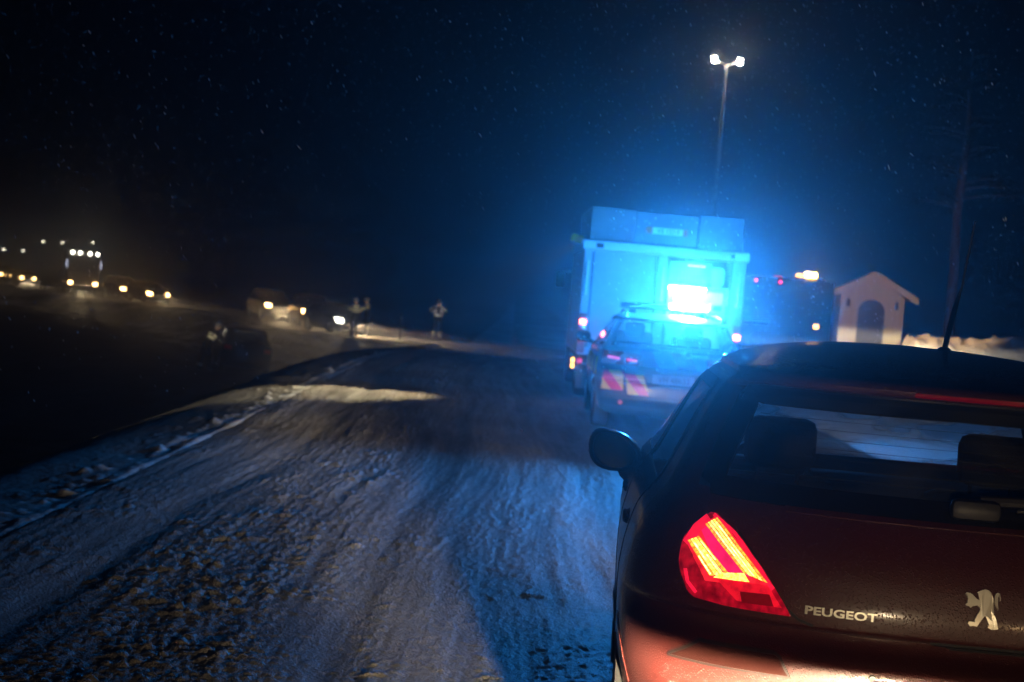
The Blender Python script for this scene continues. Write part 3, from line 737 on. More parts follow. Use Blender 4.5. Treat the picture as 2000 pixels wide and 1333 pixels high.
# ------------------------------------------------------------------ the wet hatchback in the foreground
def build_hatchback():
    S = Shell(HATCH); ctr = np.array([0, 2.0, .75])
    paint = wet_paint('dark_red_wet_paint', (0.062, 0.009, 0.007), drop=.9, dirt=.4)
    root = thing('hatchback_car', 'wet dark red hatchback seen from behind with its brake light glowing', 'car', (1.215, 4.37, 0), -R(3.7))
    spec = dict(screen=M['wet_glass'], rearwin=(1.108, 1.377, .90), windscreen=(1.02, 1.40, .93), axles=(.74, 3.35), wr=.315, arch=.352, track=.79,
                side=[(.98, 1.86, 1.12, 1.86, 1.045, 1.36), (1.93, 2.78, 1.93, 2.15, 1.045, 1.36)])
    sub = lambda a, b: max(2, int(np.ceil(max(abs(b[0] - a[0]), abs(b[2] - a[2]) * .6, abs(b[1] - a[1]) * .5) / 0.014)))
    body = shell_parts(S, root, paint, M['glass'], sub, (150, 120, 60), spec)
    wheels(root, spec); wheel_wells(S, root, paint, spec, off=.003)
    rear = S.rear
    # black borders round the panes
    fr = MB(); ql = .885
    def wz(z): return float(S.atz(np.array([z]))[1][0])
    ribbon(fr, rear, ctr, [(-ql * wz(1.12), 1.12), (-ql * wz(1.24), 1.24), (-ql * wz(1.365), 1.365), (0, 1.367), (ql * wz(1.365), 1.365), (ql * wz(1.24), 1.24), (ql * wz(1.12), 1.12), (0, 1.117)], .05, .003, close=True, sub=14)
    fr.build('rear_window_seal', M['frit'], root)
    for sg in (-1, 1):
        sd = lambda a, b: S.side(a, b, sg)
        fb = MB()
        for (ya0, ya1, yb0, yb1, z0, z1) in spec['side']:
            ribbon(fb, sd, ctr, [(ya0, z0), (yb0, z1), (yb1, z1), (ya1, z0)], .035, .004, close=True, sub=14)
        fb.build('side_window_seal', M['frit'], root)
        gp = MB()
        ribbon(gp, sd, ctr, [(1.9, 1.03), (1.9, .8), (1.88, .45), (1.86, .28)], .008, .0015, sub=8)
        ribbon(gp, sd, ctr, [(2.9, 1.0), (2.92, .8), (2.9, .45), (2.88, .28)], .008, .0015, sub=8)
        ribbon(gp, sd, ctr, [(1.02, 1.03), (1.10, .8), (1.16, .62)], .008, .0015, sub=8)
        ribbon(gp, sd, ctr, [(1.2, .27), (2.9, .27)], .012, .0015, sub=8)
        gp.build('door_gap', M['ink'], root)
        rub = MB(); ribbon(rub, sd, ctr, [(1.22, .52), (2.85, .54)], .05, .010, sub=10); rub.build('door_trim', M['black'], root)
        for yy in (1.18, 2.12):
            hb = MB(); p0 = S.side(np.array([yy]), np.array([.905]), sg)[0]; p1 = S.side(np.array([yy + .2]), np.array([.91]), sg)[0]
            hb.tube([p0 + [0, 0, 0], p0 + [sg * .004, .03, 0], p1 + [sg * .004, -.03, 0], p1], [.010, .012, .012, .010], 10)
            hb.ball(S.side(np.array([yy + .1]), np.array([.905]), sg)[0] + [-sg * .012, 0, 0], (.018, .055, .03), 14)
            hb.build('door_handle', M['black'], root)
    # tailgate joint
    gp = MB()
    g = [(-.62, 1.02), (-.553, .938), (-.487, .849), (-.459, .828), (-.42, .8165), (-.337, .8145), (0, .8145)]
    full = g + [(-x, z) for x, z in g[-2::-1]]
    ribbon(gp, rear, ctr, full[:5], .007, .0015); gp.build('tailgate_gap', M['ink'], root)
    gp = MB(); ribbon(gp, rear, ctr, full[-5:], .007, .0015); gp.build('tailgate_gap', M['ink'], root)
    ld = MB(); ribbon(ld, rear, ctr, [(-.5, 1.088), (0, 1.086), (.5, 1.088)], .012, .004, sub=20); ld.build('tailgate_ledge', paint, root)
    # tail lamps
    lens = lens_red('red_tail_lens', (0.22, 0.0, 0.008), (1.0, 0.006, 0.03), 0.30, .5)
    mid = lens_red('red_lit_lens', (0.4, 0.0, 0.03), (1.0, 0.014, 0.14), 1.0)
    low = lens_red('red_lower_lens', (0.3, 0.0, 0.01), (1.0, 0.008, 0.025), 0.75, .1)
    barred = streaky('lit_tail_edge', (1.0, 0.07, 0.01), (1.0, 0.36, 0.03), 2.6)
    halo = lens_red('red_bloom_lens', (0.4, 0.0, 0.01), (1.0, 0.018, 0.035), 0.95, .25)
    rim = lens_red('red_lens_edge', (0.4, 0.0, 0.02), (1.0, 0.01, 0.05), 1.0)
    bar = streaky('lit_tail_element', (1.0, 0.26, 0.012), (1.0, 0.70, 0.14), 3.4); core = streaky('lit_tail_element_core', (1.0, 0.5, 0.06), (1.0, 0.75, 0.30), 4.5)
    refl = lens_red('self_lit_red_reflector', (0.16, 0.004, 0.008), (1, .01, .02), .10)  # faint glow put into the reflector so it is not black
    for sg in (-1, 1):
        fl = lambda pts: [(sg * -1 * x, z) for x, z in pts]          # written for the left lamp (x<0)
        def ed(pts): return [(x * -sg, z) for x, z in pts]
        lf = ed([(-.64, .834), (-.714, .838), (-.745, .868), (-.763, .925), (-.757, .972), (-.722, 1.018), (-.688, 1.050)])
        rt = ed([(-.478, .834), (-.487, .849), (-.518, .892), (-.553, .938), (-.588, .978), (-.62, 1.012), (-.672, 1.050)])
        A, B = scan_ab(lf, rt, 34, 44)
        lamp_o = patch(MB(), rear, ctr, A, B, .007, .02).build('tail_light', lens, root)
        A, B = quad_ab(ed([(-.750, .976), (-.672, 1.046), (-.522, .898), (-.694, .886)]), 24, 24); patch(MB(), rear, ctr, A, B, .0086, .008).build('bloom_panel', halo, lamp_o)  # added red glow round the bars, in place of bloom
        for nm, c, m_, off in (('lit_panel', [(-.712, 1.006), (-.682, 1.028), (-.583, .916), (-.652, .905)], mid, .010),
                               ('lower_panel', [(-.667, .896), (-.540, .902), (-.500, .852), (-.612, .852)], low, .0095),
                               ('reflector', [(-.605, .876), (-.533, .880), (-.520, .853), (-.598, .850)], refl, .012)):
            A, B = quad_ab(ed(c), 16, 16); patch(MB(), rear, ctr, A, B, off, .008).build(nm, m_, lamp_o)
        eb = MB(); ribbon(eb, rear, ctr, ed([(-.679, 1.045), (-.626, 1.010), (-.559, .937), (-.526, .893)]), .009, .0105)
        ribbon(eb, rear, ctr, ed([(-.745, .905), (-.737, .875), (-.714, .852)]), .007, .0105)
        ribbon(eb, rear, ctr, ed([(-.745, .965), (-.722, 1.005), (-.690, 1.035)]), .020, .0105)
        eb.build('lens_edge', rim, lamp_o)
        def strip(a0, a1, b0, b1, k, nk):
            lerp = lambda p, q, t: (p[0] + (q[0] - p[0]) * t, p[1] + (q[1] - p[1]) * t)
            e = .14 / nk
            return [lerp(a0, a1, k / nk + e), lerp(a0, a1, (k + 1) / nk - e), lerp(b0, b1, (k + 1) / nk - e), lerp(b0, b1, k / nk + e)]
        bb = MB(); cc = MB(); be = MB()
        for (a0, a1, b0, b1, nk) in (((-.741, .972), (-.713, .988), (-.683, .900), (-.633, .914), 4), ((-.700, 1.016), (-.668, 1.038), (-.600, .922), (-.537, .906), 5)):
            for k in range(nk):
                q4 = ed(strip(a0, a1, b0, b1, k, nk)); A, B = quad_ab(q4, 4, 26); patch(be if k in (0, nk - 1) else bb, rear, ctr, A, B, .0135, .008)
                # brighter middle of each light guide
                q5 = ed(strip(*[(p[0], p[1]) for p in (a0, a1, b0, b1)], k, nk))
                mx = lambda p, q, t: (p[0] + (q[0] - p[0]) * t, p[1] + (q[1] - p[1]) * t)
                t0, t1 = (.12, .62) if k % 2 else (.45, .97)
                l0, r0 = mx(q5[0], q5[3], t0), mx(q5[1], q5[2], t0); l1, r1 = mx(q5[0], q5[3], t1), mx(q5[1], q5[2], t1)
                if k in (0, nk - 1) and nk == 5: continue
                qq = [mx(l0, r0, .3), mx(l0, r0, .7), mx(l1, r1, .7), mx(l1, r1, .3)]
                A, B = quad_ab(qq, 3, 16); patch(cc, rear, ctr, A, B, .0150, .004)
        A, B = quad_ab(ed([(-.650, .913), (-.598, .921), (-.585, .902), (-.672, .898)]), 14, 6); patch(bb, rear, ctr, A, B, .0142, .008)
        bb.build('light_guide', bar, lamp_o); be.build('light_guide_edge', barred, lamp_o); cc.build('light_core', core, lamp_o)
        # bumper end panel with its joint
        c = [(-.69, .742), (-.52, .748), (-.478, .692), (-.775, .684)]
        A, B = quad_ab(ed([(-.70, .735), (-.505, .738), (-.474, .690), (-.78, .682)]), 24, 10)
        patch(MB(), rear, ctr, A, B, .005, .012).build('bumper_insert', wet_paint('dull_bumper_panel', (0.028, 0.006, 0.004), rough=.7, coat=.02, drop=.9, dirt=.12, spec=.08) if sg < 0 else bpy.data.materials['dull_bumper_panel'], root)
        gj = MB(); ribbon(gj, rear, ctr, ed([(-.70, .736), (-.505, .739), (-.474, .690), (-.78, .682)]), .006, .0065, close=True, sub=8)
        gj.build('bumper_joint', M['ink'], root)
        sn = MB(); p = rear(np.array([sg * .27]), np.array([.713]))[0]
        sn.lathe([(.0, -.006), (.009, -.006), (.010, -.003), (.010, .004)], p, 'y', 18); sn.build('parking_sensor', M['black'], root)
    # third brake lamp strip and spoiler face
    tb = MB(); A, B = quad_ab([(-.17, 1.4135), (.17, 1.4135), (.17, 1.404), (-.17, 1.404)], 20, 4); patch(tb, rear, ctr, A, B, .004, .012)
    tb.build('high_brake_light', lens_red('dim_brake_lens', (0.25, .0, .01), (1, .02, .02), .015), root)
    # number plate
    pl = MB(); A, B = quad_ab([(-.26, .700), (.26, .700), (.26, .588), (-.26, .588)], 24, 8); patch(pl, rear, ctr, A, B, .012, .014)
    plo = pl.build('number_plate', M['plate'], root)
    pb = MB(); ribbon(pb, rear, ctr, [(-.265, .705), (.265, .705), (.265, .583), (-.265, .583)], .012, .014, close=True, sub=10); pb.build('plate_frame', M['black'], plo)
    # grab recess under the tailgate lip
    gr = MB(); A, B = quad_ab([(-.12, .806), (.42, .806), (.36, .785), (-.06, .785)], 24, 5); patch(gr, rear, ctr, A, B, .006, .012); gr.build('grab_handle', M['black'], root)
    # maker's lettering and the standing lion
    rear_lettering(S, 'PEUGEOT', -.352, .846, .0205, 1.52, M['chrome'], root, 'lettering', bold=.022)
    LI = [(690,300),(760,285),(830,300),(880,345),(895,400),(920,450),(930,510),(900,560),(880,600),(850,650),(850,690),(900,740),(930,790),(960,850),(975,900),(985,960),(1000,1035),
          (930,1045),(860,1045),(795,1005),(800,965),(850,955),(915,955),(920,910),(870,880),(800,820),(740,775),(690,830),(620,910),(570,985),(490,970),(430,980),(380,920),(405,885),(470,895),(520,900),(530,850),
          (580,760),(640,690),(668,655),(640,620),(600,580),(540,590),(470,600),(455,625),(430,600),(375,585),(350,565),(380,535),(450,540),(520,530),(590,530),(560,500),(510,490),(470,440),(400,430),(380,390),(345,360),
          (380,335),(450,350),(490,370),(520,410),(580,460),(640,490),(662,470),(690,455),(650,430),(640,410),(690,400),(700,370),(640,350),(605,330),(640,318)]
    TL = [(955,560),(985,620),(1010,680),(1000,600),(975,520),(968,450),(985,390),(1015,370),(1045,385),(1055,440),(1052,505),(1068,500),(1072,430),(1055,365),(1015,345),(970,365),(945,440),(945,510)]
    lb = MB()
    for poly in (LI, TL):
        bm = bmesh.new(); cr, sr = math.cos(ROLL), math.sin(ROLL); k = 1 / (10.254 * 790)
        vs = []
        for px, py in poly:
            dx, dy = px - 690, py - 665
            vs.append(bm.verts.new(((dx * cr + dy * sr) * k, 0, -(-dx * sr + dy * cr) * k)))
        bm.faces.new(vs); bmesh.ops.triangulate(bm, faces=bm.faces); bm.verts.index_update()
        xz = np.array([v.co[:] for v in bm.verts]); F = [tuple(v.index for v in f.verts) for f in bm.faces]; bm.free()
        P = offset_map(rear, ctr, xz[:, 0], .902 + xz[:, 2], .010); Q = offset_map(rear, ctr, xz[:, 0], .902 + xz[:, 2], -.001)
        lb.add(P, F); add_sides(lb, P, Q, F)
    lb.build('lion_emblem', M['chrome'], root, smooth=False)
    # wiper
    wp = MB(); p = rear(np.array([.0]), np.array([1.125]))[0]
    wp.box((p[0] - .01, p[1] - .02, p[2] + .008), (.13, .05, .055), .02)
    a = offset_map(rear, ctr, np.linspace(.0, .42, 14), np.linspace(1.135, 1.150, 14), .03); wp.tube([tuple(q) for q in a], [.014] * 5 + [.010] * 9, 8)
    a = offset_map(rear, ctr, np.linspace(.10, .46, 14), np.linspace(1.13, 1.145, 14), .012); wp.tube([tuple(q) for q in a], .006, 6)
    wp.build('rear_wiper', M['black'], root)
    hw = MB()
    for zz in np.linspace(1.15, 1.34, 9):
        x_ = np.linspace(-.82 * wz(zz), .82 * wz(zz), 30); q = offset_map(rear, ctr, x_, zz + 0 * x_, -.003); hw.tube([tuple(v) for v in q], .0007, 4)
    hw.build('heating_wire', M['ink'], root)
    # aerial
    an = MB(); z0 = 1.515
    an.ball((.12, 1.62, z0), (.022, .05, .012), 12); an.tube([(.12, 1.62, z0), (.125, 1.52, z0 + .14), (.13, 1.46, z0 + .21), (.135, 1.36, z0 + .42)], [.010, .009, .004, .003], 8)
    an.build('aerial', M['black'], root)
    # mirrors
    for sg in (-1, 1):
        mm = MB(); n = 26
        G = []
        for i, (yy, sc) in enumerate(((-.02, .84), (-.03, .97), (0.0, 1.0), (.05, .9), (.09, .66), (.115, .3))):
            ring = []
            for k in range(n):
                a = 2 * math.pi * k / n; ca, sa = math.cos(a), math.sin(a)
                ex = np.sign(ca) * abs(ca) ** .8 * .105; ez = np.sign(sa) * abs(sa) ** .85 * (.078 + .014 * ca)
                ring.append((sg * ((.945) + ex * sc), 2.52 + yy, 1.005 + ez * sc + .018 * ca * sc))
            G.append(ring)
        mm.grid(np.array(G), close_u=True)
        mo = mm.build('wing_mirror', paint, root)
        MB().tube([(sg * .90, 2.56, .93), (sg * .84, 2.62, .955), (sg * .80, 2.63, .965)], [.045, .04, .03], 10).build('mirror_foot', M['black'], mo)
        g = MB(); g.add([(sg * (.945 + .085 * math.cos(a)), 2.498, 1.005 + (.062 + .01 * math.cos(a)) * math.sin(a) + .016 * math.cos(a)) for a in np.linspace(0, 2 * math.pi, 26)[:-1]], [tuple(range(25))])
        g.build('mirror_glass', mat('mirror_silver', (.10, .10, .11), .12, metal=1, vary=.1) if sg < 0 else bpy.data.materials['mirror_silver'], mo)
    # cabin
    def seat(x, y, w, back):
        b = MB(); b.box((x, y + .22, .52), (w, .5, .16), .06); b.build('seat', M['cloth'], root)
        b = MB(); b.box((x, y - .06, .52 + back / 2), (w, .14, back), .06, (R(-12), 0, 0)); b.build('backrest', M['cloth'], root)
    for sg in (-1, 1):
        seat(sg * .37, 2.05, .44, .50)
        hb = MB(); hb.box((sg * .37, 1.88, 1.14), (.25, .09, .18), .04, (R(-8), 0, 0)); hb.tube([(sg * .37 - .07, 1.92, .95), (sg * .37 - .07, 1.89, 1.08)], .007, 6); hb.tube([(sg * .37 + .07, 1.92, .95), (sg * .37 + .07, 1.89, 1.08)], .007, 6)
        hb.build('headrest', M['cloth'], root)
    b = MB(); b.box((0, 1.25, .5), (1.3, .5, .18), .06); b.build('rear_bench', M['cloth'], root)
    b = MB(); b.box((0, .98, .74), (1.3, .15, .50), .06, (R(-16), 0, 0)); b.build('backrest', M['cloth'], root)
    for x in (-.42, .42):
        b = MB(); b.box((x, .92, 1.03), (.26, .10, .09), .04, (R(-10), 0, 0)); b.build('headrest', M['cloth'], root)
    b = MB(); b.bx(-.56, .56, .38, .86, .985, 1.005, .008); b.build('parcel_shelf', M['cloth'], root)
    b = MB(); b.box((0, 2.86, .86), (1.4, .42, .22), .08); b.box((-.36, 2.72, .985), (.34, .16, .06), .03); b.build('dashboard', M['black'], root)
    b = MB(); b.lathe([(.165, -.012), (.178, 0), (.19, -.012), (.178, -.024), (.165, -.012)], (0, 0, 0), 'y', 30); b.tube([(-.17, -.012, 0), (.17, -.012, 0)], .014, 8); b.tube([(0, -.012, -.17), (0, -.012, 0)], .014, 8)
    so = b.build('steering_wheel', M['black'], root); so.location = (-.36, 2.5, .92); so.rotation_euler = (R(-25), 0, 0)
    b = MB(); b.box((.0, 2.28, 1.33), (.22, .03, .07), .02); b.build('inner_mirror', M['black'], root)
    b = MB(); b.bx(-.80, .80, 2.96, 2.99, .2, 1.03, .005); b.build('bulkhead', M['black'], root)
    # headlamps at the far end, lit
    for sg in (-1, 1):
        A, B = quad_ab([(sg * .78, .78), (sg * .45, .74), (sg * .45, .64), (sg * .74, .66)], 14, 8)
        h = patch(MB(), S.front, ctr, A, B, .006, .02).build('headlight', M['head_white'], root)
        l = lamp('headlight_beam', 'SPOT', h, (sg * .60, 4.32, .66), CAR_BEAM_W *  (1.5 if sg > 0 else 1.5), (1.0, .86, .60), (R(90.45 if sg > 0 else 90.0), 0, -R(7.6) if sg > 0 else R(8.5)), R(120), .2)
        beam_nodes(l.data, knee=.009 if sg > 0 else .006, width=.055 if sg > 0 else .045, base=.00004)
        if sg < 0: l = lamp('dipped_spread', 'SPOT', h, (sg * .62, 4.32, .66), CAR_BEAM_W * .02, (1.0, .80, .58), (R(89.6), 0, 0), R(150), .2); beam_nodes(l.data, knee=.06, width=.55, base=0.0)
    return root
hatchback = build_hatchback()
# ------------------------------------------------------------------ police estate with the blue beacon
ESTATE = [
    (0.20, 0.78, 0.30, 4.45, .5, .7), (0.28, 0.86, 0.08, 4.62, .5, .75), (0.42, 0.90, 0.0, 4.72, .5, .8), (0.52, 0.915, 0.0, 4.73, .5, .85), (0.60, 0.92, 0.01, 4.72, .5, .85),
    (0.615, 0.92, 0.05, 4.70, .5, .85), (0.72, 0.92, 0.06, 4.64, .5, .9), (0.80, 0.915, 0.07, 4.40, .5, 1.0), (0.88, 0.90, 0.08, 3.90, .5, .9), (0.95, 0.875, 0.10, 3.52, .48, .6),
    (1.00, 0.85, 0.13, 3.36, .46, .5), (1.10, 0.80, 0.22, 3.12, .42, .42), (1.22, 0.74, 0.34, 2.86, .40, .4), (1.33, 0.68, 0.45, 2.62, .38, .38), (1.345, 0.67, 0.36, 2.58, .38, .38),
    (1.365, 0.655, 0.34, 2.52, .38, .4), (1.385, 0.60, 0.50, 2.46, .38, .4), (1.41, 0.49, 0.8, 2.40, .36, .38), (1.425, 0.34, 1.15, 2.34, .3, .3), (1.435, 0.17, 1.45, 2.28, .17, .2), (1.438, 0.03, 1.75, 2.1, .04, .04)]
def stripe_foil(name, a, b, freq, slant):
    m, n, out = newmat(name); p = N(n, 'ShaderNodeBsdfPrincipled'); p.inputs['Roughness'].default_value = .4
    tc = N(n, 'ShaderNodeTexCoord'); sx = N(n, 'ShaderNodeSeparateXYZ'); n.links.new(tc.outputs['Object'], sx.inputs[0])
    m1 = N(n, 'ShaderNodeMath', operation='MULTIPLY_ADD'); n.links.new(sx.outputs[2], m1.inputs[0]); m1.inputs[1].default_value = slant; n.links.new(sx.outputs[0], m1.inputs[2])
    m2 = N(n, 'ShaderNodeMath', operation='MULTIPLY'); n.links.new(m1.outputs[0], m2.inputs[0]); m2.inputs[1].default_value = freq
    m3 = N(n, 'ShaderNodeMath', operation='FRACT'); n.links.new(m2.outputs[0], m3.inputs[0])
    m4 = N(n, 'ShaderNodeMath', operation='GREATER_THAN'); n.links.new(m3.outputs[0], m4.inputs[0]); m4.inputs[1].default_value = .5
    x = N(n, 'ShaderNodeMix', data_type='RGBA'); x.inputs[6].default_value = c4(a); x.inputs[7].default_value = c4(b)
    n.links.new(m4.outputs[0], x.inputs[0]); n.links.new(x.outputs[2], p.inputs['Base Color']); n.links.new(p.outputs[0], out.inputs[0]); return m
def build_police():
    S = Shell(ESTATE, n=3.2); ctr = np.array([0, 2.2, .75]); rear = S.rear
    paint = wet_paint('dark_dirty_paint', (.055, .055, .06), rough=.4, coat=.4, drop=.3, dirt=.5)  # even dark base colour, not white
    root = thing('police_car', 'police estate car with chevron tail panels and dazzling blue roof beacon', 'car', (1.94, 21.2, 0), -R(.6))
    spec = dict(rearwin=(1.01, 1.325, .90), windscreen=(1.0, 1.36, .92), axles=(.95, 3.75), wr=.32, arch=.36, track=.80, side=[(.75, 1.55, .9, 1.55, 1.0, 1.31), (1.62, 2.35, 1.62, 2.35, 1.0, 1.31), (2.42, 3.2, 2.42, 2.65, 1.0, 1.31)])
    sub = lambda a, b: max(2, int(np.ceil(max(abs(b[0] - a[0]), abs(b[1] - a[1]) * .5, abs(b[2] - a[2]) * .4) / 0.03)))
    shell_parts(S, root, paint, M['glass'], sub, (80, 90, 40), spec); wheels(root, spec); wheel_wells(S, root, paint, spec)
    ch = stripe_foil('red_and_yellow_chevron_foil', (.62, .02, .06), (.60, .40, .06), 3.4, .85)
    for sg in (-1, 1):
        for k, (c) in enumerate(([(-.84, .73), (-.60, .73), (-.60, .50), (-.86, .50)], [(-.585, .70), (-.36, .70), (-.28, .46), (-.54, .46)])):
            A, B = quad_ab([(-sg * x, z) for x, z in c], 12, 8); patch(MB(), rear, ctr, A, B, .006, .012).build('chevron_panel', ch, root)
        # tail lamps
        A, B = quad_ab([(-sg * x, z) for x, z in [(-.85, .96), (-.40, .94), (-.43, .80), (-.87, .80)]], 20, 10)
        l = patch(MB(), rear, ctr, A, B, .008, .018).build('tail_light', lens_red('tail_lens_unlit', (.06, .0, .004), (1, .02, .05), .02) if sg < 0 else bpy.data.materials['tail_lens_unlit'], root)
        for c in ([(-.80, .90), (-.66, .885), (-.66, .855), (-.80, .868)], [(-.58, .885), (-.45, .875), (-.45, .845), (-.58, .852)]):
            A, B = quad_ab([(-sg * x, z) for x, z in c], 8, 4); patch(MB(), rear, ctr, A, B, .013, .008).build('lit_element', M['red_dim'], l)
        sd = lambda a, b: S.side(a, b, sg)
        sb = MB()
        for k in range(5):
            A, B = quad_ab([(.5 + k * .8, .86), (.9 + k * .8, .86), (.9 + k * .8, .66), (.5 + k * .8, .66)], 10, 6); patch(MB(), sd, ctr, A, B, .005, .01).build('side_stripe', M['yellow'], root)
        mm = MB(); mm.box((sg * 1.02, 2.95, 1.04), (.20, .12, .15), .055); mo = mm.build('wing_mirror', M['black'], root)
        MB().tube([(sg * .86, 3.0, .97), (sg * .98, 2.96, 1.0)], .03, 8).build('mirror_foot', M['black'], mo)
        # roof rail
        rr = MB(); rr.tube([(sg * .585, .55, 1.365), (sg * .58, .65, 1.43), (sg * .57, 1.4, 1.455), (sg * .56, 2.1, 1.45), (sg * .56, 2.25, 1.41)], .016, 8); rr.build('roof_rail', M['black'], root)
    # coloured strip across the tailgate
    A, B = quad_ab([(-.42, .985), (.42, .985), (.42, .80), (-.42, .80)], 30, 8)
    patch(MB(), rear, ctr, A, B, .005, .012).build('tailgate_foil', stripe_foil('faded_red_foil', (.45, .10, .16), (.34, .30, .34), 2.2, .5), root)
    gp = MB(); ribbon(gp, rear, ctr, [(-.593, .95), (-.593, .52), (-.54, .445), (.54, .445), (.593, .52), (.593, .95)], .014, .007, sub=12); gp.build('tailgate_gap', M['ink'], root)
    A, B = quad_ab([(-.25, .72), (.27, .72), (.27, .61), (-.25, .61)], 16, 6); pl = patch(MB(), rear, ctr, A, B, .012, .016).build('number_plate', mat('dimmed_number_plate', (.22, .23, .25), .5), root)  # plate colour darkened so that it stays dim in the beams
    V = rear_lettering(S, 'VH 48633', .01, .628, .072, .92, M['ink'], pl, 'plate_number', .013, .003)
    bm_ = MB(); A, B = quad_ab([(-.86, .40), (.86, .40), (.84, .33), (-.84, .33)], 40, 5); patch(bm_, rear, ctr, A, B, .012, .02); bm_.build('bumper_trim', M['black'], root)
    for x in (-.62, .62):
        b = MB(); p = rear(np.array([x]), np.array([.36]))[0]; b.lathe([(0, -.03), (.028, -.028), (.03, .0)], p, 'y', 14); b.build('fog_light', M['red_foil'], root)
    # cabin mass seen through the glass
    b = MB(); b.bx(-.68, .68, .9, 1.1, .4, 1.06, .05); b.build('rear_bench', M['cloth'], root)
    for sg in (-1, 1):
        b = MB(); b.box((sg * .38, 2.2, .8), (.5, .16, .75), .06, (R(-10), 0, 0)); b.box((sg * .38, 2.13, 1.2), (.26, .1, .18), .04); b.build('backrest', M['cloth'], root)
    # light bar across the roof
    lbx = MB(); lbx.bx(-.62, .62, 1.62, 1.90, 1.478, 1.505, .012)
    for x in (-.45, .45): lbx.bx(x - .04, x + .04, 1.7, 1.82, 1.40, 1.48, .01)
    lb = lbx.build('light_bar', M['black'], root)
    e = MB(); e.bx(-.615, .0, 1.63, 1.89, 1.506, 1.555, .02); e.build('dark_lens', mat('dark_blue_lens', (.01, .03, .12), .1, coat=.5), lb)
    e = MB(); e.bx(.02, .50, 1.64, 1.88, 1.506, 1.575, .02); e.build('lit_lens', M['beacon'], lb)
    lamp('beacon_light', 'POINT', lb, (.28, 1.52, 1.66), BEACON_W * .8, (.02, .29, 1.0), radius=.10)
    lamp('beacon_throw', 'SPOT', lb, (.28, 1.50, 1.64), BEACON_W * 1.15, (.02, .30, 1.0), (R(-88), 0, 0), R(150), .8, radius=.08)
    return root
police = build_police()

